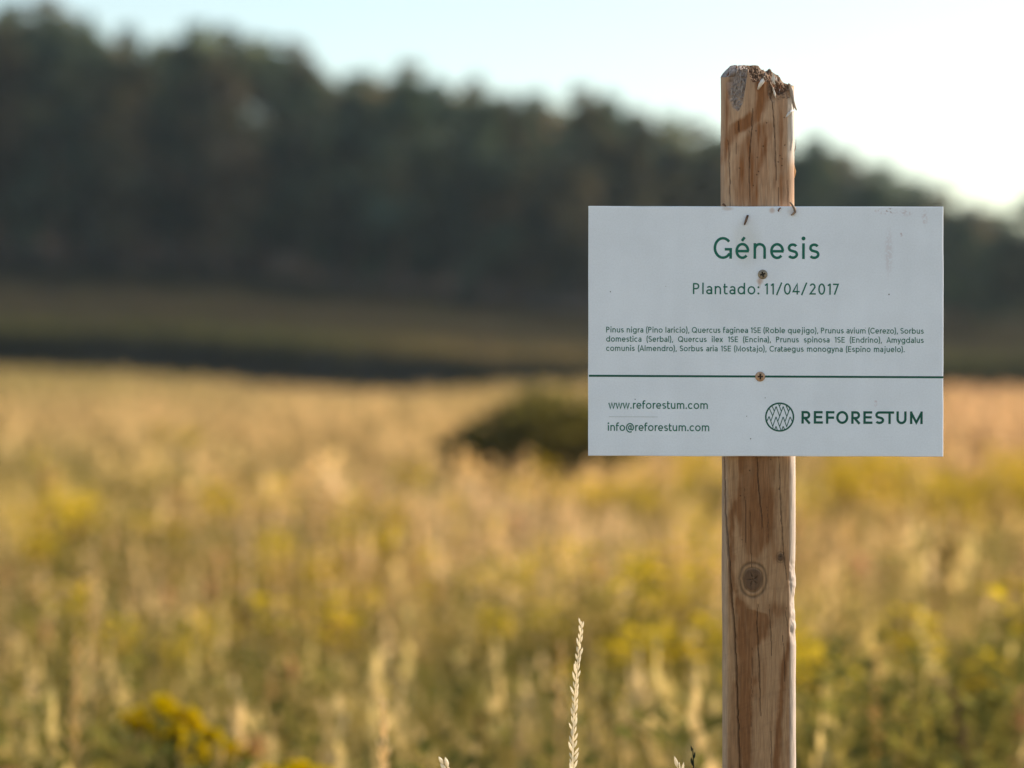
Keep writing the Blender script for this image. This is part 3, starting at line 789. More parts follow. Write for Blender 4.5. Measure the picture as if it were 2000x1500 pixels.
def wood_maps(px, py):
    """inward depth (pixels) and colour for the face the photograph shows"""
    up = 1 - sstep(420, 880, py)
    fine = fbm(px * .35, py * .02, 5, 4); rings = fbm(px * .06, py * .006, 9, 3)
    saw = fbm(px * .035 + py * .01, py * .13 + px * .045, 15, 4)
    base = np.array(lin(184, 150, 122))[None] * up[:, None] + np.array(lin(166, 130, 97))[None] * (1 - up[:, None])
    stain_c = np.array(lin(140, 92, 57))[None] * up[:, None] + np.array(lin(130, 88, 55))[None] * (1 - up[:, None])
    st = np.zeros_like(px)
    def put(rows, k, soft=4): 
        nonlocal st
        st = np.maximum(st, k * band(px, py, rows, soft))
    put([(150, 1475, 1502), (180, 1480, 1500), (215, 1470, 1492), (236, 1440, 1486), (246, 1425, 1474), (262, 1420, 1444), (300, 1412, 1420), (318, 1408, 1413)], 1.0, 6)
    put([(238, 1470, 1510), (262, 1464, 1504), (285, 1446, 1496), (320, 1436, 1485), (360, 1434, 1480), (408, 1430, 1478)], .62, 6)
    put([(262, 1492, 1503), (290, 1484, 1494), (330, 1474, 1483), (408, 1466, 1479)], .95, 6)
    put([(170, 1411, 1422), (230, 1412, 1424), (300, 1409, 1420)], .6, 6)
    put([(180, 1512, 1540), (220, 1514, 1540), (280, 1512, 1536), (330, 1515, 1533)], .35, 8)
    put([(340, 1518, 1545), (408, 1518, 1546)], .45, 8)
    put([(885, 1441, 1506), (930, 1441, 1507), (965, 1438, 1512), (985, 1431, 1514), (1010, 1440, 1515), (1045, 1448, 1512), (1095, 1455, 1480)], .9, 5)
    put([(975, 1433, 1442), (1010, 1426, 1434), (1060, 1423, 1430), (1100, 1424, 1432), (1160, 1426, 1438)], .9, 4)
    put([(985, 1505, 1515), (1045, 1509, 1516), (1090, 1513, 1520)], .8, 4)
    put([(1065, 1532, 1542), (1100, 1534, 1547), (1140, 1536, 1548)], .55, 5)
    put([(1170, 1432, 1448), (1188, 1436, 1460), (1200, 1440, 1500), (1215, 1440, 1512), (1240, 1438, 1500), (1262, 1438, 1476), (1320, 1440, 1475), (1420, 1441, 1471), (1530, 1440, 1466)], 1.0, 5)
    put([(1180, 1498, 1540), (1196, 1502, 1535), (1208, 1505, 1520)], .7, 8)
    put([(1252, 1536, 1548), (1300, 1524, 1536), (1380, 1517, 1526), (1530, 1511, 1520)], .85, 4)
    put([(1320, 1541, 1547), (1530, 1536, 1543)], .7, 4)
    put([(1330, 1428, 1441), (1420, 1424, 1444), (1530, 1420, 1446)], .65, 4)
    streak = fbm(px * .16, py * .012, 47, 3)
    st = np.clip(st * (.40 + .55 * rings + .55 * streak) + .35 * sstep(.48, .75, streak), 0, 1)
    col = base * (1 - st[:, None]) + stain_c * st[:, None]
    col = col * (0.86 + .28 * fine)[:, None] * (0.955 + .09 * saw)[:, None]
    col = col * (1 - .10 * sstep(.55, .75, saw) * (1 - up))[:, None]
    dep = (fine - .5) * .35 + (rings - .5) * 1.2
    # pale sapwood on the right shoulder; sunlit rim painted down the lower right edge
    pale = sstep(1535, 1540, px) * sstep(185, 200, py) * (1 - sstep(300, 330, py)) + .95 * sstep(1539, 1545, px) * (1 - up) + .35 * (1 - sstep(1416, 1424, px)) * (1 - up)
    col = col * (1 - .55 * pale)[:, None] + np.array(lin(210, 200, 190))[None] * (.55 * pale)[:, None]
    # knots
    for (kx, ky, rx, ry, dark) in ((1470, 1132, 27, 34, 1.0), (1524, 1088, 8, 11, .9)):
        a = np.arctan2(py - ky, px - kx)
        q = np.hypot((px - kx) / rx, (py - ky) / ry) + (fbm(a * 1.3 + 5, a * 0 + kx, 3, 2) - .5) * .12
        ring = np.exp(-((q - 1.0) / .09) ** 2) + np.exp(-((q - .72) / .06) ** 2)
        core = 1 - sstep(.6, .74, q)
        col = col * (1 - .5 * ring * dark)[:, None]
        kc = np.array(lin(104, 78, 58))[None] * (.75 + .5 * fbm(q * 14, a * .6, 8, 3))[:, None]
        col = col * (1 - core)[:, None] + kc * core[:, None]
        star = core * sstep(.55, .15, q) if False else core * (1 - sstep(.12, .55, q)) * (np.abs(np.sin(a * 2.5 + 1.1 + q)) < .28)
        col = col * (1 - .7 * star)[:, None]
        dep = dep + ring * 1.2 * (rx / 27) + star * 3 - core * 0.6
    for pts, w, d in CRACKS:
        jit = (fbm(py * .06, px * 0 + pts[0][0], 71, 3) - .5) * 3.0
        dist, par = poly_d(px + jit, py, pts)
        ww = w * (0.35 + .65 * np.sin(np.clip(par, .04, .96) * math.pi) ** .5)
        m = 1 - sstep(ww * .5, ww * 1.15, dist)
        dep = dep + m * d * 2.0
        col = col * (1 - .72 * m)[:, None] + np.array(lin(64, 46, 34))[None] * (.5 * m)[:, None]
    # worm holes
    r2 = np.random.default_rng(4)
    for i in range(26):
        hx, hy = r2.uniform(1424, 1534), (r2.uniform(215, 402) if i < 20 else r2.uniform(890, 1060))
        m = 1 - sstep(.6, 1.5, np.hypot(px - hx, (py - hy) / 1.3))
        col = col * (1 - .75 * m)[:, None]; dep = dep + m * 1.5
    # torn hollow with grey fibres at the upper left
    xl = np.interp(py, [120, 160, 190, 210, 219], [1424, 1417, 1420, 1430, 1440]); xr = np.interp(py, [120, 140, 165, 200, 219], [1462, 1459, 1456, 1450, 1441])
    g = sstep(-1, 4, px - xl) * sstep(-1, 4, xr - px) * (1 - sstep(214, 219, py))
    fib = fbm(px * .55 + py * .16, py * .12, 23, 4); fib2 = fbm(px * .3, py * .35, 29, 3)
    dep = dep + g * (7 + 9 * (fib - .5) + 8 * (fib2 - .5) + 10 * (1 - sstep(130, 200, py)))
    gc = np.array(lin(186, 166, 156))[None] * np.clip(.1 + 1.5 * fib * (.4 + .9 * fib2), .12, 1.4)[:, None]
    col = col * (1 - g)[:, None] + gc * g[:, None]
    # splintered edge at the upper right
    g2 = sstep(1496, 1504, px) * (1 - sstep(1538, 1546, px)) * (1 - sstep(178, 198, py + (fib2 - .5) * 30))
    dep = dep + g2 * (3 + 12 * (fib - .5) + 10 * (fib2 - .5))
    gc = np.array(lin(126, 100, 82))[None] * (.5 + .9 * fib2)[:, None]
    col = col * (1 - g2)[:, None] + gc * g2[:, None]
    hole = 1 - sstep(3, 7, np.hypot(px - 1509, (py - 188) / 1.8)); dep = dep + hole * 7
    # ragged right edge lower down
    rg_ = sstep(1538, 1546, px) * (sstep(1090, 1105, py) * (1 - sstep(1240, 1262, py)))
    dep = dep + rg_ * (fbm(px * .08, py * .045, 83, 3) - .42) * 7
    return dep, col
def build_post():
    GB = 3085.0                                                   # pixel row of the ground at the post
    th = np.concatenate([np.linspace(-math.pi / 2 - .12, math.pi / 2 + .12, 210), np.linspace(math.pi / 2 + .16, 3 * math.pi / 2 - .16, 56)])
    nc = len(th)
    fy = np.concatenate([np.linspace(0, 250, 240), np.linspace(256, 740, 24), np.linspace(745, 1392, 520), np.linspace(1400, GB + 40 - 130, 24)])   # offset below the top row
    nr = len(fy)
    TH, FY = np.meshgrid(th, fy)
    SX = np.sin(TH)
    ct0 = np.cos(TH); px0 = post_c(FY + 130) + PR * SX * np.where(ct0 > 0, (np.abs(SX) ** (2 / .52) + np.abs(ct0) ** (2 / .52)) ** (-.26), 1.0)
    front = np.cos(TH) > 0
    top = np.where(front, np.interp(px0, F_PTS[:, 0], F_PTS[:, 1]), np.interp(px0, T_PTS[:, 0], T_PTS[:, 1]))
    blend = sstep(-.25, .25, np.cos(TH))
    top = np.interp(px0, F_PTS[:, 0], F_PTS[:, 1]) * blend + np.interp(px0, T_PTS[:, 0], T_PTS[:, 1]) * (1 - blend)
    yrel = -PR * np.cos(TH) * np.where(np.cos(TH) > 0, .8, 1) * PS / POST_D
    top = 750 - (750 - top) * (1 + yrel)
    # rows start at the broken rim and straighten out lower down
    py = top + (FY) * np.where(FY < 250, (380 - top) / 250, 1) * 1.0
    py = np.where(FY >= 250, 130 + FY, py)
    ct0 = np.cos(TH); px = post_c(py) + PR * SX * np.where(ct0 > 0, (np.abs(SX) ** (2 / .52) + np.abs(ct0) ** (2 / .52)) ** (-.26), 1.0)
    dep, col = wood_maps((1000 + (px - 1000) / (1 + yrel)).ravel(), (750 - (750 - py) / (1 + yrel)).ravel())
    dep = dep.reshape(px.shape); col = col.reshape(px.shape + (3,))
    bk = ~front
    d_b = (fbm(TH * 6, py * .01, 3, 3) - .5) * 2
    dep = np.where(bk, d_b, dep)
    R = PR - dep + (fbm(py * .008, TH * 0, 6, 2) - .5) * 1.6 * np.sign(SX)
    # slightly flattened face
    ex = 0.52
    ct = np.cos(TH); rf = np.where(ct > 0, (np.abs(SX) ** (2 / ex) + np.abs(ct) ** (2 / ex)) ** (-ex / 2), 1.0)
    X = (post_c(py) - 1478.3) + R * SX * rf; Y = -R * ct * rf * np.where(ct > 0, .80, 1)
    V = np.stack([X, Y, (GB - py)], 2).reshape(-1, 3)
    C = col.reshape(-1, 3)
    idx = np.arange(nr * nc).reshape(nr, nc); nxt = np.roll(idx, -1, 1)
    F = np.stack([idx[:-1], idx[1:], nxt[1:], nxt[:-1]], 3).reshape(-1, 4) if False else np.stack([idx[:-1].ravel(), idx[1:].ravel(), nxt[1:].ravel(), nxt[:-1].ravel()], 1)
    root = cam_frame(1478.3, GB, POST_D)
    post = empty('wooden_post', root); post.rotation_euler = (PITCH, 0, 0)
    o = obj('shaft', mesh_np('shaft', V * PS, F, C, True), M_WOOD, post)
    # broken end: rings from the rim inwards
    rim = V[:nc]; nring = 26
    RV = [rim]; RC = [np.tile(np.array(lin(120, 92, 68)), (nc, 1))]
    cx = 0.5
    for k in range(1, nring + 1):
        f = 1 - k / nring
        x = cx + (rim[:, 0] - cx) * f; y = rim[:, 1] * f
        pxx = x + 1478.3
        bl = sstep(-60, 60, y)
        pf = 1 + y * PS / POST_D
        tt_ = 750 - (750 - np.interp(pxx, T_PTS[:, 0], T_PTS[:, 1])) * pf; ff_ = 750 - (750 - np.interp(pxx, F_PTS[:, 0], F_PTS[:, 1])) * pf
        zz = (GB - ff_) * (1 - bl) + (GB - tt_) * bl
        nz = fbm(x * .22, y * .22, 12, 4); n2 = fbm(x * .5 + 3, y * .5, 13, 2)
        zz = zz + ((nz - .5) * 16 + (n2 - .5) * 9) * min(1, k / 3) - 2
        zz = np.minimum(zz, GB - tt_ + 1.0)
        RV.append(np.stack([x, y, zz], 1))
        g = sstep(1470, 1440, pxx) if False else 1 - sstep(1446, 1466, pxx)
        c = np.array(lin(112, 82, 56))[None] * (.35 + 1.1 * nz)[:, None] * (1 - g)[:, None] + np.array(lin(166, 148, 138))[None] * (.5 + .9 * n2)[:, None] * g[:, None]
        RC.append(c)
    CV = np.concatenate(RV); CC = np.concatenate(RC)
    ci = np.arange(len(CV)).reshape(nring + 1, nc); cn = np.roll(ci, -1, 1)
    CF = np.stack([ci[:-1].ravel(), cn[:-1].ravel(), cn[1:].ravel(), ci[1:].ravel()], 1)
    br = obj('broken_end', mesh_np('broken_end', CV * PS, CF, CC, False), M_WOOD, post)
    br['label'] = 'splintered grey brown broken top of the post'
    # splinters, chips and strips of bark
    rng = np.random.default_rng(14)
    def shard(name, pts, rad, colr, flat=.5, n=6, label=None):
        """pts: (px, py, y offset towards the camera is negative, in pixels)"""
        loc = [(p[0] - 1478.3, p[2], GB - p[1]) for p in pts]
        V, F = tube(loc, rad, n)
        V = V + rng.normal(0, .12 * max(rad), V.shape)
        mb = MB(); mb.add(V * PS, F, np.array(colr)[None] * rng.uniform(.8, 1.2, (len(V), 1)))
        q = obj(name, mb.mesh(name, False), M_WOOD, o if name == 'bark_strip' else br)
        if label: q['label'] = label
        return q
    GREY = lin(176, 160, 150); BRN = lin(120, 86, 60); WHT = lin(226, 216, 208); RED = lin(150, 96, 64)
    def yf(px): return -.80 * PR * max(0, 1 - abs((px - 1479) / PR) ** 3.2) ** (1 / 3.2)
    shard('wood_chip', [(1486, 157, yf(1486) - 3), (1483, 166, yf(1483) - 5), (1478, 174, yf(1478) - 4), (1474, 182, yf(1474) - 2)], [2.2, 4.6, 3.8, 1.4], WHT, n=8, label='pale curled chip clinging to the broken top')
    shard('wood_chip', [(1504, 150, yf(1504) - 1), (1503, 162, yf(1503) - 3), (1506, 172, yf(1506) - 2)], [.6, 4.0, 1.2], WHT, n=7)
    shard('bark_strip', [(1536, 170, yf(1536) - 3), (1540, 184, yf(1540) - 6), (1544, 202, yf(1544) - 5), (1548, 212, yf(1547) - 6), (1552, 219, yf(1548) - 6)], [2, 4.2, 3.4, 2.6, .6], GREY, label='loose grey bark strip hanging at the right shoulder')
    shard('bark_strip', [(1528, 236, yf(1528) - 1), (1534, 228, yf(1534) - 4), (1541, 222, yf(1541) - 5), (1547, 219, yf(1547) - 3)], [1.2, 3.0, 3.0, 1.0], WHT)
    shard('splinter', [(1538, 190, yf(1538) - 1), (1541, 230, yf(1541) - 2), (1541, 275, yf(1541) - 2), (1540, 298, yf(1540) - 2)], [1.6, 3.4, 3.0, 1.4], WHT, label='pale torn sapwood strip on the right shoulder')
    shard('splinter', [(1547, 305, -14), (1552, 290, -16), (1553, 275, -15)], [.9, .8, .4], BRN)
    shard('splinter', [(1548, 320, -10), (1551, 336, -12), (1550, 348, -10)], [1, 2.0, .8], lin(196, 150, 100))
    shard('splinter', [(1503, 178, yf(1503) - 1), (1506, 190, yf(1506) - 2), (1509, 199, yf(1509) - 1)], [1.0, 1.8, .7], WHT)
    for i in range(34):
        x = rng.uniform(1494, 1546) if i < 24 else rng.uniform(1414, 1492)
        dpt = rng.uniform(-.8, .9)
        y0 = float(np.interp(x, T_PTS[:, 0], T_PTS[:, 1])) * (dpt * .5 + .5) + float(np.interp(x, F_PTS[:, 0], F_PTS[:, 1])) * (.5 - dpt * .5)
        yy = dpt * abs(yf(x)) * .85
        L = rng.uniform(6, 15) if i < 24 else rng.uniform(2, 6); dx = rng.normal(1.5, 3)
        r = rng.uniform(.9, 2.2)
        shard('splinter', [(x, y0 + 8, yy), (x + dx * .5, y0 - L * .3 + 3, yy), (x + dx, y0 - L * .6 + 2, yy + rng.normal(0, 2))], [r, r * .8, r * .25], [BRN, GREY, RED][i % 3], n=5)
    for i in range(26):                                            # fibres in the torn hollow
        x = rng.uniform(1422, 1455); y = rng.uniform(140, 205)
        if x < np.interp(y, [140, 190, 210], [1419, 1422, 1432]) or x > np.interp(y, [140, 165, 205], [1457, 1454, 1446]): continue
        yy = yf(x) + 5
        L = rng.uniform(8, 20); dx = rng.normal(2, 2.5)
        shard('splinter', [(x, y + L * .5, yy + 1), (x + dx * .5, y, yy - rng.uniform(0, 3)), (x + dx, y - L * .5, yy + 1)], [.5, rng.uniform(.7, 1.3), .4], GREY, n=5)
    tag(post, 'weathered round wooden post with a splintered top carrying the white sign', 'post')
    return post
POST = build_post()

# ------------------------------------------------------------------ sign
ROLL = 0.0043
SX0, SY0 = 1496.0, 647.0
def LX(px): return (px - SX0) * S
def LZ(py): return (SY0 - py) * S
SIGN = empty('information_sign', cam_frame(SX0, SY0, D_SIGN))
SIGN.rotation_mode = 'YXZ'; SIGN.rotation_euler = (PITCH, ROLL, 0)
tag(SIGN, 'white rectangular board with green lettering screwed to the wooden post', 'sign')

def sign_material():
    m, nt, b = mat_new('white_sign_board')
    tc = N(nt, 'ShaderNodeTexCoord')
    base = lin(236, 241, 252)
    colr = N(nt, 'ShaderNodeRGB'); colr.outputs[0].default_value = (*base, 1)
    cur = colr.outputs[0]
    nz = N(nt, 'ShaderNodeTexNoise'); nz.inputs['Scale'].default_value = 700; nz.inputs['Detail'].default_value = 3
    n2 = N(nt, 'ShaderNodeTexNoise'); n2.inputs['Scale'].default_value = 22; n2.inputs['Detail'].default_value = 4
    n3 = N(nt, 'ShaderNodeTexNoise'); n3.inputs['Scale'].default_value = 420; n3.inputs['Detail'].default_value = 4
    for n in (nz, n2, n3): nt.links.new(tc.outputs['Object'], n.inputs['Vector'])
    def scale_by(cur, src, a0, a1, t0, t1):
        mr = N(nt, 'ShaderNodeMapRange'); mr.inputs['From Min'].default_value = a0; mr.inputs['From Max'].default_value = a1
        mr.inputs['To Min'].default_value = t0; mr.inputs['To Max'].default_value = t1
        nt.links.new(src, mr.inputs['Value'])
        v = N(nt, 'ShaderNodeVectorMath', operation='SCALE')
        nt.links.new(cur, v.inputs[0]); nt.links.new(mr.outputs[0], v.inputs['Scale']); return v.outputs[0]
    cur = scale_by(cur, nz.outputs['Fac'], .3, .7, .965, 1.03)
    cur = scale_by(cur, n2.outputs['Fac'], .3, .7, .95, 1.03)
    ms = N(nt, 'ShaderNodeMapping'); ms.inputs['Scale'].default_value = (46, 1, 5)
    nt.links.new(tc.outputs['Object'], ms.inputs['Vector'])
    n4 = N(nt, 'ShaderNodeTexNoise'); n4.inputs['Scale'].default_value = 1; n4.inputs['Detail'].default_value = 3
    nt.links.new(ms.outputs[0], n4.inputs['Vector'])
    cur = scale_by(cur, n4.outputs['Fac'], .35, .65, .982, 1.012)
    def blot(cur, px, py, sx, sy, c, k, noisy=None, hard=0.25):
        mp = N(nt, 'ShaderNodeMapping'); mp.vector_type = 'POINT'
        mp.inputs['Scale'].default_value = (1 / (sx * S), 0, 1 / (sy * S))
        mp.inputs['Location'].default_value = (-LX(px) / (sx * S), 0, -LZ(py) / (sy * S))
        nt.links.new(tc.outputs['Object'], mp.inputs['Vector'])
        ln = N(nt, 'ShaderNodeVectorMath', operation='LENGTH'); nt.links.new(mp.outputs[0], ln.inputs[0])
        mr = N(nt, 'ShaderNodeMapRange'); mr.interpolation_type = 'SMOOTHSTEP'
        mr.inputs['From Min'].default_value = 1.0; mr.inputs['From Max'].default_value = hard
        mr.inputs['To Min'].default_value = 0; mr.inputs['To Max'].default_value = k
        nt.links.new(ln.outputs['Value'], mr.inputs['Value'])
        fac = mr.outputs[0]
        if noisy:
            q = N(nt, 'ShaderNodeMapRange'); q.inputs['From Min'].default_value = noisy; q.inputs['From Max'].default_value = noisy + .1
            nt.links.new(n3.outputs['Fac'], q.inputs['Value'])
            mu = N(nt, 'ShaderNodeMath', operation='MULTIPLY'); nt.links.new(fac, mu.inputs[0]); nt.links.new(q.outputs[0], mu.inputs[1]); fac = mu.outputs[0]
        mx = N(nt, 'ShaderNodeMix', data_type='RGBA')
        nt.links.new(fac, mx.inputs['Factor']); nt.links.new(cur, mx.inputs[6]); mx.inputs[7].default_value = (*c, 1)
        return mx.outputs[2]
    rust = lin(176, 120, 70); pink = lin(178, 140, 142); dirt = lin(90, 66, 56); black = lin(36, 34, 34)
    cur = blot(cur, 1484, 549, 9, 9, rust, .5); cur = blot(cur, 1483, 555, 4, 12, rust, .3)
    cur = blot(cur, 1735, 492, 11, 62, pink, .20, .42); cur = blot(cur, 1728, 412, 30, 8, pink, .45, .5); cur = blot(cur, 1737, 410, 9, 6, dirt, .8, .52)
    cur = blot(cur, 1805, 425, 8, 20, pink, .3, .45); cur = blot(cur, 1768, 415, 16, 9, pink, .3, .45); cur = blot(cur, 1758, 457, 6, 6, pink, .6, .5)
    cur = blot(cur, 1711, 787, 4, 9, lin(190, 140, 150), .6, .45)
    cur = blot(cur, 1507, 411, 8, 8, rust, .45); cur = blot(cur, 1420, 408, 16, 5, rust, .3); cur = blot(cur, 1545, 414, 12, 8, rust, .2)
    cur = blot(cur, 1457, 476, 40, 60, lin(206, 204, 196), .35)
    for (x, y, r) in ((1192, 571, 1.5), (1736, 574, 1.8), (1241, 781, 1.4), (1495, 777, 1.2), (1467, 857, 1.6), (1459, 813, 1.1), (1300, 560, .8), (1690, 640, .8)):
        cur = blot(cur, x, y, r, r, black, .85, None, .5)
    nt.links.new(cur, b.inputs['Base Color'])
    b.inputs['Roughness'].default_value = 0.5; b.inputs['Specular IOR Level'].default_value = 0.25
    bp = N(nt, 'ShaderNodeBump'); bp.inputs['Strength'].default_value = 0.08; bp.inputs['Distance'].default_value = 0.0004
    nt.links.new(nz.outputs['Fac'], bp.inputs['Height']); nt.links.new(bp.outputs[0], b.inputs['Normal'])
    return m
M_SIGN = sign_material()
def flat_mat(name, c, rough=.6, chip=0.0, metal=0.0):
    m, nt, b = mat_new(name)
    tc = N(nt, 'ShaderNodeTexCoord'); nz = N(nt, 'ShaderNodeTexNoise'); nz.inputs['Scale'].default_value = 520; nz.inputs['Detail'].default_value = 3
    nt.links.new(tc.outputs['Object'], nz.inputs['Vector'])
    r = N(nt, 'ShaderNodeValToRGB')
    r.color_ramp.elements[0].position = .3; r.color_ramp.elements[0].color = (*[x * .88 for x in c], 1)
    r.color_ramp.elements[1].position = .7; r.color_ramp.elements[1].color = (*[x * 1.12 for x in c], 1)
    nt.links.new(nz.outputs['Fac'], r.inputs['Fac']); nt.links.new(r.outputs[0], b.inputs['Base Color'])
    if chip:
        e = r.color_ramp.elements.new(chip); e.color = (*[x * 1.12 for x in c], 1)
        e2 = r.color_ramp.elements.new(chip + .02); e2.color = (*lin(215, 220, 222), 1)
        r.color_ramp.elements[-1].color = (*lin(215, 220, 222), 1)
    b.inputs['Roughness'].default_value = rough; b.inputs['Metallic'].default_value = metal
    b.inputs['Specular IOR Level'].default_value = .3
    return m
INK = tuple(c * 1.35 for c in lin(22, 92, 78))
M_INK = flat_mat('green_print', INK); M_INKD = flat_mat('dark_green_print', tuple(c * 1.3 for c in lin(18, 78, 66)))
M_FAINT = flat_mat('faint_grey_print', lin(190, 196, 198))

def build_board():
    rng = np.random.default_rng(3)
    c = [(1148.4, 403.8), (1841.6, 402.2), (1843.4, 890.4), (1150.0, 891.6)]      # before the roll
    out = []
    for i in range(4):
        a, b = np.array(c[i]), np.array(c[(i + 1) % 4]); n = 46 if i % 2 == 0 else 32
        nrm = np.array([-(b - a)[1], (b - a)[0]]); nrm /= np.linalg.norm(nrm)
        for k in range(n):
            t = k / n; w = (fbm(np.array([t * 9 + i * 31.7]), np.array([i * 3.3]), 2, 3)[0] - .5) * (2.2 if i == 2 else 1.2) * min(1, 6 * t, 6 * (1 - t))
            out.append(a + (b - a) * t + nrm * w)
    out = np.array(out); cen = out.mean(0)
    ins = cen + (out - cen) * (1 - 1.3 / np.linalg.norm(out - cen, axis=1))[:, None]
    n = len(out)
    def ring(p, y): return np.stack([LX(p[:, 0]), np.full(n, y), LZ(p[:, 1])], 1)
    V = np.concatenate([ring(ins, 0), ring(out, .0005), ring(out, BOARD_T - .0004), ring(ins, BOARD_T)])
    me = bpy.data.meshes.new('board')
    i = np.arange(n); j = (i + 1) % n
    faces = [list(range(n - 1, -1, -1))] + [(int(a + q * n), int(b + q * n), int(b + q * n + n), int(a + q * n + n)) for q in range(3) for a, b in zip(i, j)] + [list(range(3 * n, 4 * n))]
    me.from_pydata([tuple(v) for v in V], [], faces); me.update()
    import bmesh
    bm = bmesh.new(); bm.from_mesh(me); bmesh.ops.recalc_face_normals(bm, faces=bm.faces); bm.to_mesh(me); bm.free()
    return obj('board', me, M_SIGN, SIGN)
build_board()

# ---- print on the board: a round sans drawn stroke by stroke
XH = 0.73
def glyphs(s):
    h = s / 2
    def el(x0, y0, x1, y1, a0=0, a1=360, n=None):
        n = n or max(6, int(abs(a1 - a0) / 9))
        cx, cy, rx, ry = (x0 + x1) / 2, (y0 + y1) / 2, (x1 - x0) / 2 - h, (y1 - y0) / 2 - h
        return [(cx + rx * math.cos(math.radians(a0 + (a1 - a0) * i / n)), cy + ry * math.sin(math.radians(a0 + (a1 - a0) * i / n))) for i in range(n + 1)]
    def S_(w, H):
        top = el(.03 * w, (H - s) / 2, w * .97, H, 28, 232); bot = el(0, 0, w, (H + s) / 2, 52, -150)
        return [top + bot]
    def bowlP(w, y0, y1):
        r = (y1 - y0) / 2 - h; m = w - h - r
        arc = [(m + r * math.sin(math.pi * i / 14), (y0 + y1) / 2 + r * math.cos(math.pi * i / 14)) for i in range(15)]
        return [(h, y1 - h)] + arc + [(h, y0 + h)]
    def arch(x0, x1, drop=0.0):
        r = (x1 - x0) / 2 - h; cx = (x0 + x1) / 2; ry = r * 1.05
        return [(cx + r * math.cos(math.radians(180 - 180 * i / 16)), XH + .012 - h - ry + ry * math.sin(math.radians(180 - 180 * i / 16))) for i in range(17)] + [(x1 - h, 0)]
    X = XH; o = .012
    G = {}
    G['G'] = (.857, [el(0, -o, .87, 1 + o, 40, 325), [(.52, .5 - h), (.857, .5 - h)], [(.857 - h, .5 - h), (.857 - h, 0)]])
    G['e'] = (.65, [el(0, -o, .65, X + o, 0, 318), [(h, X / 2 - .01), (.65 - h * .4, X / 2 - .01)]])
    G['é'] = (.65, G['e'][1] + [[(.30, X + .10), (.43, 1.0)]])
    G['n'] = (.58, [[(h, 0), (h, X)], arch(0, .58)])
    G['m'] = (.94, [[(h, 0), (h, X)], arch(0, .52), arch(.52 - s, .94)])
    G['u'] = (.58, [[(.58 - h, 0), (.58 - h, X)], [(h, X)] + [(.58 - x, X - y) for x, y in arch(0, .58)][::-1][1:]])
    G['u'] = (.58, [[(.58 - h, 0), (.58 - h, X)], [(.58 - x, X - y) for x, y in arch(0, .58)]])
    G['r'] = (.36, [[(h, 0), (h, X)], [(h, X * .55), (h + .05, X * .78), (.17, X - h * 1.3), (.26, X - h * .8), (.37, X - h * .9)]])
    G['i'] = (s, [[(h, 0), (h, X)], 'dot', (h, 1.0 - s * .1)])
    G['i'] = (s, [[(h, 0), (h, X)], ('dot', h, .955, s * .75)])
    G['j'] = (s + .1, [[(.0, -.22), (.06, -.22), (.1 + h * .3, -.17), (.1 + h, -.08), (.1 + h, X)], ('dot', .1 + h, .955, s * .72)])
    G['l'] = (s, [[(h, 0), (h, 1.04)]])
    G['o'] = (.70, [el(0, -o, .70, X + o)])
    G['c'] = (.60, [el(0, -o, .66, X + o, 44, 316)])
    G['a'] = (.55, [[(.55 - h, 0), (.55 - h, X * .62)] + [(.285 + (.265 - h) * math.cos(math.radians(a)), X + o - .25 + (.25 - h) * math.sin(math.radians(a))) for a in range(0, 151, 10)], el(0, -o, .54, .45)])
    G['b'] = (.68, [[(h, 0), (h, 1.04)], el(0, -o, .68, X + o)])
    G['d'] = (.68, [[(.68 - h, 0), (.68 - h, 1.04)], el(0, -o, .68, X + o)])
    G['p'] = (.68, [[(h, -.27), (h, X)], el(0, -o, .68, X + o)])
    G['q'] = (.68, [[(.68 - h, -.27), (.68 - h, X)], el(0, -o, .68, X + o)])
    G['g'] = (.68, [[(.68 - h, X), (.68 - h, -.04)] + [(.34 + (.34 - h) * math.cos(math.radians(a)), -.04 + (.24 - h) * math.sin(math.radians(a))) for a in range(0, -156, -12)], el(0, -o, .68, X + o)])
    G['f'] = (.40, [[(.13, 0), (.13, .80), (.15, .92), (.21, .985), (.30, 1.0), (.40, .985)], [(0, X - h), (.38, X - h)]])
    G['t'] = (.40, [[(.13, .95), (.13, .18), (.16, .09), (.23, .05), (.32, .05), (.40, .075)], [(0, X - h), (.38, X - h)]])
    G['s'] = (.50, S_(.50, X))
    G['v'] = (.58, [[(.05, X), (.29, 0), (.53, X)]])
    G['w'] = (.86, [[(.05, X), (.24, .02), (.43, X), (.62, .02), (.81, X)]])
    G['x'] = (.56, [[(.05, X), (.51, 0)], [(.51, X), (.05, 0)]])
    G['y'] = (.58, [[(.05, X), (.30, .02)], [(.53, X), (.24, -.14), (.17, -.215), (.06, -.225)]])
    G['z'] = (.52, [[(.02, X - h), (.47, X - h), (.05, h), (.52, h)]])
    G['P'] = (.58, [[(h, 0), (h, 1)], bowlP(.58, .43, 1.0)])
    G['R'] = (.64, [[(h, 0), (h, 1)], bowlP(.61, .43, 1.0), [(.27, .45), (.59, 0)]])
    G['Q'] = (.92, [el(0, -o, .92, 1 + o), [(.52, .30), (.86, -.03)]])
    G['O'] = (.92, [el(0, -o, .92, 1 + o)])
    G['C'] = (.78, [el(0, -o, .90, 1 + o, 42, 318)])
    G['S'] = (.60, S_(.60, 1.0))
    G['E'] = (.56, [[(h, 0), (h, 1)], [(h, 1 - h), (.56, 1 - h)], [(h, .5), (.52, .5)], [(h, h), (.56, h)]])
    G['A'] = (.76, [[(.04, 0), (.38, .99), (.72, 0)], [(.16, .30), (.60, .30)]])
    G['M'] = (.82, [[(h, 0), (h, .97), (.41, .12), (.82 - h, .97), (.82 - h, 0)]])
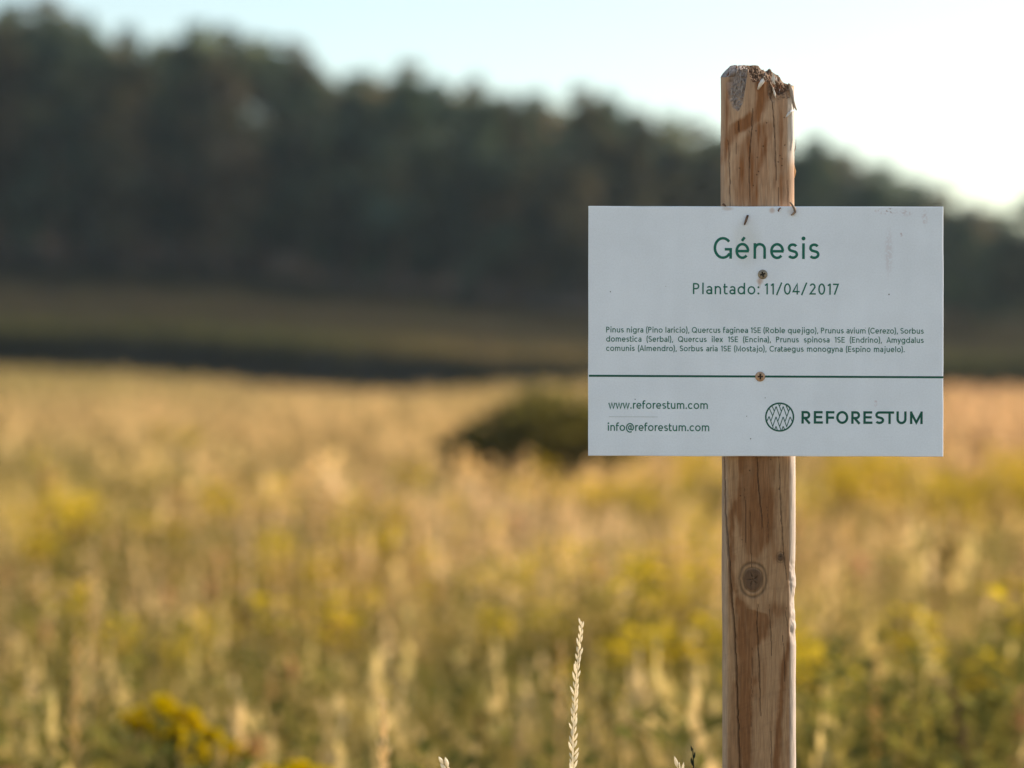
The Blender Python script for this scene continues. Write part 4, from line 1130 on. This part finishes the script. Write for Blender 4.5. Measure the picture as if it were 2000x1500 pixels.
    G['0'] = (.62, [el(0, -o, .62, 1 + o)])
    G['1'] = (.30, [[(.0, .80), (.16, .93), (.30 - h, .985), (.30 - h, 0)]])
    G['1'] = (.28, [[(.28 - h, 0), (.28 - h, 1.0)], [(.28 - h, .96), (.02, .80)]])
    G['2'] = (.58, [el(.02, .42, .56, 1 + o, 160, -20) + [(.08, h), (.58, h)]])
    G['4'] = (.64, [[(.42, 0), (.42, .97), (.05, .26), (.64, .26)]])
    G['7'] = (.54, [[(0, 1 - h), (.47, 1 - h), (.14, 0)]])
    G['('] = (.22, [[(.22, 1.10), (.11, .85), (.06, .45), (.11, .05), (.22, -.20)]])
    G[')'] = (.22, [[(0, 1.10), (.11, .85), (.16, .45), (.11, .05), (0, -.20)]])
    G[','] = (s * 1.2, [[(s * .9, s * 1.1), (s * .7, -.03), (s * .2, -.15)]])
    G['.'] = (s * 1.3, [('dot', s * .65, s * .62, s * .68)])
    G[':'] = (s * 1.3, [('dot', s * .65, s * .62, s * .68), ('dot', s * .65, X - s * .7, s * .68)])
    G['/'] = (.56, [[(.05, -.06), (.51, 1.08)]])
    G['@'] = (1.02, [el(.27, .10, .72, .72), [(.72 - h, .72), (.71 - h, .22), (.74, .13), (.82, .12), (.90, .22), (.96, .42)] + el(0, -.22, 1.02, 1.0, 8, 300)])
    return G
STEM = set('nmurilbpPREMhj1tf'); ROUND = set('oecdqgGOQCas0éS@')
def bear(ch, side):
    if ch in 'vwxyzA47/': return .03
    if ch in '(),.:;': return .07
    if ch in 'tf': return .03
    if ch in 'aS s': return .06
    if ch == 'r' and side: return .02
    if ch in 'oeécQOG0C@': return .065
    if ch in 'bp': return .10 if side == 0 else .065
    if ch in 'dqg': return .065 if side == 0 else .10
    return .10
_lvl = [0]
def ribbon(pts, s, mb, sc, x0, z0, closed=False):
    p = [np.array(q, float) for q in pts]
    q = [p[0]]
    for a in p[1:]:
        if np.linalg.norm(a - q[-1]) > 1e-4: q.append(a)
    p = q; n = len(p)
    closed = np.linalg.norm(p[0] - p[-1]) < 1e-3 and n > 4
    L, R = [], []
    for i in range(n):
        if closed:
            d0 = p[i] - p[i - 1 if i else n - 2]; d1 = p[i + 1 if i < n - 1 else 1] - p[i]
        else:
            d0 = p[i] - p[max(i - 1, 0)] if i else p[1] - p[0]; d1 = p[min(i + 1, n - 1)] - p[i] if i < n - 1 else p[i] - p[i - 1]
        d0 = d0 / np.linalg.norm(d0); d1 = d1 / np.linalg.norm(d1)
        n0 = np.array([-d0[1], d0[0]]); n1 = np.array([-d1[1], d1[0]])
        m = n0 + n1; l = np.linalg.norm(m)
        m = m / l if l > 1e-6 else n0
        k = min(1 / max(m.dot(n0), .38), 2.0)
        L.append(p[i] + m * s / 2 * k); R.append(p[i] - m * s / 2 * k)
    _lvl[0] = (_lvl[0] + 1) % 7
    y = -.00012 - _lvl[0] * .00001
    V = [(x0 + a[0] * sc, y, z0 + a[1] * sc) for a in L] + [(x0 + a[0] * sc, y, z0 + a[1] * sc) for a in R]
    F = [(i, n + i, n + i + 1, i + 1) for i in range(n - 1)]
    mb.add(V, F, (1, 1, 1))
def draw_glyph(g, s, mb, sc, x0, z0):
    for st in g:
        if isinstance(st, tuple) and st[0] == 'dot':
            _, cx, cy, r = st
            n = 14; _lvl[0] = (_lvl[0] + 1) % 7; y = -.00012 - _lvl[0] * .00001
            V = [(x0 + (cx + r * math.cos(6.2832 * i / n)) * sc, y, z0 + (cy + r * math.sin(6.2832 * i / n)) * sc) for i in range(n)] + [(x0 + cx * sc, y, z0 + cy * sc)]
            mb.add(V, [(i, (i + 1) % n, n) for i in range(n)], (1, 1, 1))
        else: ribbon(st, s, mb, sc, x0, z0)
def text(name, body, xl, xr, base, cap, mat, s=.115, mode='track', track=.0):
    """xl..xr and base in photograph pixels, cap height in pixels"""
    G = glyphs(s)
    sc = cap * S
    def layout(tr, sp):
        x = 0; pos = []; prev = None
        for ch in body:
            if ch == ' ': x += sp; prev = ' '; continue
            if prev is not None: x += (bear(prev, 1) if prev != ' ' else 0) + bear(ch, 0) + tr
            pos.append((ch, x)); x += G[ch][0]; prev = ch
        return pos, x
    W = (xr - xl) / cap
    if mode == 'track':
        w0 = layout(0, .26)[1]; n = len(body) - 1 - body.count(' ')
        tr = (W - w0) / max(1, n); pos, w = layout(tr, .26 + max(0, tr))
        k = W / w; print('TEXT', name, 'track', round(tr, 3), 'kx', round(k, 3))
    else:
        w0 = layout(track, .0)[1]; sp = (W - w0) / body.count(' '); pos, w = layout(track, sp); k = 1; print('TEXT', name, 'space', round(sp, 3))
    mb = MB()
    for ch, x in pos: draw_glyph(G[ch][1], s, mb, sc, LX(xl) + x * k * sc, LZ(base))
    return obj(name, mb.mesh(name), mat, SIGN)
M_TITLE = flat_mat('chipped_green_print', INK)
text('title_lettering', 'Génesis', 1393, 1600, 505.6, 42.0, M_TITLE, .122)
text('date_lettering', 'Plantado: 11/04/2017', 1353, 1638, 575.0, 21.6, M_INK, .128)
CAPS = 11.0
text('species_lettering', 'Pinus nigra (Pino laricio), Quercus faginea 1SE (Roble quejigo), Prunus avium (Cerezo), Sorbus', 1184, 1804, 650.5, CAPS, M_INK, .138, 'word', -.004)
text('species_lettering', 'domestica (Serbal), Quercus ilex 1SE (Encina), Prunus spinosa 1SE (Endrino), Amygdalus', 1184, 1804, 668.5, CAPS, M_INK, .138, 'word', -.004)
text('species_lettering', 'comunis (Almendro), Sorbus aria 1SE (Mostajo), Crataegus monogyna (Espino majuelo).', 1184, 1767, 686.6, CAPS, M_INK, .138, 'word', -.004)
text('web_address_lettering', 'www.reforestum.com', 1189, 1383, 799.3, 15.4, M_INK, .138)
text('mail_address_lettering', 'info@reforestum.com', 1188, 1386, 842.7, 15.4, M_INK, .138)
def bar(name, x0, x1, yc, t, mat):
    mb = MB(); y = -.00011
    mb.add([(LX(x0), y, LZ(yc + t / 2)), (LX(x1), y, LZ(yc + t / 2)), (LX(x1), y, LZ(yc - t / 2)), (LX(x0), y, LZ(yc - t / 2))], [(0, 1, 2, 3)], (1, 1, 1))
    return obj(name, mb.mesh(name), mat, SIGN)
bar('printed_line', 1150.5, 1842.6, 735.4, 4.0, M_INKD)
bar('printed_line', 1190, 1285, 815.2, 0.9, M_FAINT)
def logo():
    mb = MB(); sc = S
    c = (1523.4, 814.4)
    n = 64
    ribbon([(27.0 * math.cos(6.28318 * i / n), 27.0 * math.sin(6.28318 * i / n)) for i in range(n + 1)], 3.0, mb, sc, LX(c[0]), LZ(c[1]))
    q = 18.75
    L = [((350, 440), (470, 700)), ((440, 330), (530, 530)), ((590, 350), (405, 880)), ((590, 350), (720, 700)), ((680, 255), (785, 530)), ((750, 270), (715, 340)), ((850, 350), (660, 890)), ((850, 350), (978, 700)),
         ((955, 310), (1045, 530)), ((1092, 420), (925, 890)), ((335, 715), (258, 900)), ((335, 715), (490, 1140)), ((590, 730), (472, 1075)), ((590, 730), (770, 1215)), ((850, 730), (733, 1075)), ((850, 730), (990, 1110)),
         ((1105, 730), (985, 1085)), ((1105, 730), (1200, 930)), ((590, 1075), (540, 1215)), ((590, 1075), (640, 1215)), ((850, 1075), (805, 1215)), ((850, 1075), (905, 1190))]
    for a, b in L:
        ribbon([((a[0] - 722) / q, (738 - a[1]) / q), ((b[0] - 722) / q, (738 - b[1]) / q)], 1.55, mb, sc, LX(c[0]), LZ(c[1]))
    obj('logo_emblem', mb.mesh('logo_emblem'), M_INKD, SIGN)
    # bold name, letter by letter where each one stands
    s = .185; G = glyphs(s); h = s / 2
    mb = MB(); cap = 24.6; q = 7.692; base = 827.0; o = .012
    def el(x0, y0, x1, y1, a0=0, a1=360):
        k = max(8, int(abs(a1 - a0) / 8)); cx, cy, rx, ry = (x0 + x1) / 2, (y0 + y1) / 2, (x1 - x0) / 2 - h, (y1 - y0) / 2 - h
        return [(cx + rx * math.cos(math.radians(a0 + (a1 - a0) * i / k)), cy + ry * math.sin(math.radians(a0 + (a1 - a0) * i / k))) for i in range(k + 1)]
    def bowl(w, y0, y1):
        r = (y1 - y0) / 2 - h; m = w - h - r
        return [(h, y1 - h)] + [(m + r * math.sin(math.pi * i / 14), (y0 + y1) / 2 + r * math.cos(math.pi * i / 14)) for i in range(15)] + [(h, y0 + h)]
    B = {'R': [[(h, 0), (h, 1)], bowl(.70, .36, 1), [(.30, .40), (.66, 0)]],
         'E': [[(h, 0), (h, 1)], [(h, 1 - h), (.70, 1 - h)], [(h, .52), (.66, .52)], [(h, h), (.72, h)]],
         'F': [[(h, 0), (h, 1)], [(h, 1 - h), (.67, 1 - h)], [(h, .48), (.64, .48)]],
         'O': [el(0, -o, .955, 1 + o)],
         'S': [[(1.53, 1 - h)] + [(.36, 1 - h)] + el(.04, .5 - h, .66, 1, 105, 232) + el(0, -o, .74, .5 + h, 52, -148)],
         'T': [[(h, 0), (h, .96)]],
         'U': [[(h, 1), (h, .42)] + el(0, -o, .80, .80, 180, 360) + [(.80 - h, 1)]],
         'M': [[(h, 0), (h, 1)], [(1.01 - h, 0), (1.01 - h, 1)], [(h, .9), (.505, .12), (1.01 - h, .9)]]}
    for ch, x in (('R', 85), ('E', 270), ('F', 453), ('O', 607), ('R', 833), ('E', 1015), ('S', 1187), ('T', 1391), ('U', 1512), ('M', 1715)):
        draw_glyph(B[ch], s, mb, cap * S, LX(1555 + x / q), LZ(base))
    obj('logo_lettering', mb.mesh('logo_lettering'), M_INKD, SIGN)
logo()

def screw(px, py, r, ang, colr, label):
    n = 56
    g = np.linspace(-1, 1, n)
    U, Vv = np.meshgrid(g, g)
    # square to disc
    X = U * np.sqrt(1 - Vv ** 2 / 2); Zd = Vv * np.sqrt(1 - U ** 2 / 2)
    q = np.hypot(X, Zd)
    hgt = .0021 * np.sqrt(np.clip(1 - q ** 2 * .96, 0, 1)) ** .8
    a = X * math.cos(ang) + Zd * math.sin(ang); b = -X * math.sin(ang) + Zd * math.cos(ang)
    def arm(u, v): return (1 - sstep(.50, .58, np.abs(u))) * (1 - sstep(.10, .19, np.abs(v)))
    cross = np.maximum(arm(a, b), arm(b, a)); dot = 1 - sstep(.16, .26, q)
    cut = np.maximum(cross, dot)
    y = -(hgt - cut * np.minimum(hgt, .0017) * .95) - .0001
    V = np.stack([X * r * S, y, Zd * r * S], 2).reshape(-1, 3)
    c = np.array(colr)[None] * (.7 + .6 * fbm(X.ravel() * 6, Zd.ravel() * 6, int(px), 3))[:, None]
    c = c * (1 - .9 * cut.ravel())[:, None]                       # cross slot coloured darker than the head
    i = (np.arange(n - 1)[:, None] * n + np.arange(n - 1)[None]).ravel()
    F = np.stack([i, i + 1, i + n + 1, i + n], 1)
    o = obj('screw', mesh_np('screw', V, F, c, True), M_SCREW, SIGN, (LX(px), 0.0002, LZ(py)))
    o['label'] = label
M_SCREW = col_mat('oxidised_screw', .5, (900, 900, 900), .2, 0, .5)
M_SCREW.node_tree.nodes['Principled BSDF'].inputs['Metallic'].default_value = .35
screw(1489, 536, 9.3, .28, lin(150, 136, 118), 'dull grey brown screw with rust below the title')
screw(1485, 735.5, 9.6, .02, lin(188, 152, 124), 'bronze cross head screw on the green line')

# ---- twigs and bark scraps caught on the sign
def scrap(name, pts, rad, colr, label, group=None):
    """pts: (px, py, pixels in front of the board)"""
    o0 = cam_frame(pts[0][0], pts[0][1], D_SIGN)
    loc = [cam_frame(p[0], p[1], D_SIGN - p[2] * S) - o0 for p in pts]
    V, F = tube([tuple(v) for v in loc], [r * S for r in rad], 8)
    rng = np.random.default_rng(int(pts[0][0]))
    V = V + rng.normal(0, .14 * max(rad) * S, V.shape)
    mb = MB(); mb.add(V, F, np.array(colr)[None] * rng.uniform(.6, 1.4, (len(V), 1)))
    o = obj(name, mb.mesh(name), M_WOOD, None, o0)
    tag(o, label, 'twig', group); return o
DK = lin(104, 82, 70)
scrap('twig', [(1460.5, 420, 2.2), (1458.5, 426, 2.6), (1456.5, 432, 2.4), (1454, 438.5, 2.0)], [2.0, 2.4, 2.3, 1.8], DK, 'short dark twig stuck on the board above the title')
scrap('bark_curl', [(1543, 395, 3), (1548, 401, 4), (1552, 408, 5), (1552.5, 414, 4.5), (1549, 418, 3.5), (1545, 420, 2.5)], [1.2, 2.0, 2.6, 2.5, 2.0, 1.0], lin(150, 126, 108), 'curled bark scrap hooked over the top edge right of the post')
scrap('bark_curl', [(1412, 398, 2), (1415, 400.5, 2.4), (1418, 402.5, 2)], [1.8, 2.0, 1.2], DK, 'small dark bark bit at the top edge left of the post')
scrap('bark_curl', [(1525, 406, 2), (1522, 408, 2.6), (1520, 411, 2.4), (1521, 413.5, 1.8)], [1.2, 1.4, 1.3, .7], lin(120, 84, 64), 'tiny bark crumb on the top edge beside the curled scrap')

# ------------------------------------------------------------------ air
HAZE = True
if HAZE:
    hx, y0_, y1_, z0_, z1_ = 2700.0, -2600.0, 4600.0, float(gv[:, 2].min()) - 1.0, 48.0
    hv = [(x, y, z) for x in (-hx, hx) for y in (y0_, y1_) for z in (z0_, z1_)]
    hme = bpy.data.meshes.new('haze')
    hme.from_pydata(hv, [], [(0, 1, 3, 2), (4, 6, 7, 5), (0, 4, 5, 1), (2, 3, 7, 6), (0, 2, 6, 4), (1, 5, 7, 3)])
    hm = bpy.data.materials.new('thin_air'); hm.use_nodes = True
    hn = hm.node_tree; hn.nodes.remove(hn.nodes['Principled BSDF'])
    pv = hn.nodes.new('ShaderNodeVolumePrincipled')
    pv.inputs['Color'].default_value = (0.75, 0.90, 1.0, 1); pv.inputs['Density'].default_value = 0.00034
    pv.inputs['Anisotropy'].default_value = 0.2
    hn.links.new(pv.outputs[0], hn.nodes['Material Output'].inputs['Volume'])
    tag(obj('haze', hme, hm), 'thin bluish air over the whole valley', 'haze', kind='stuff')
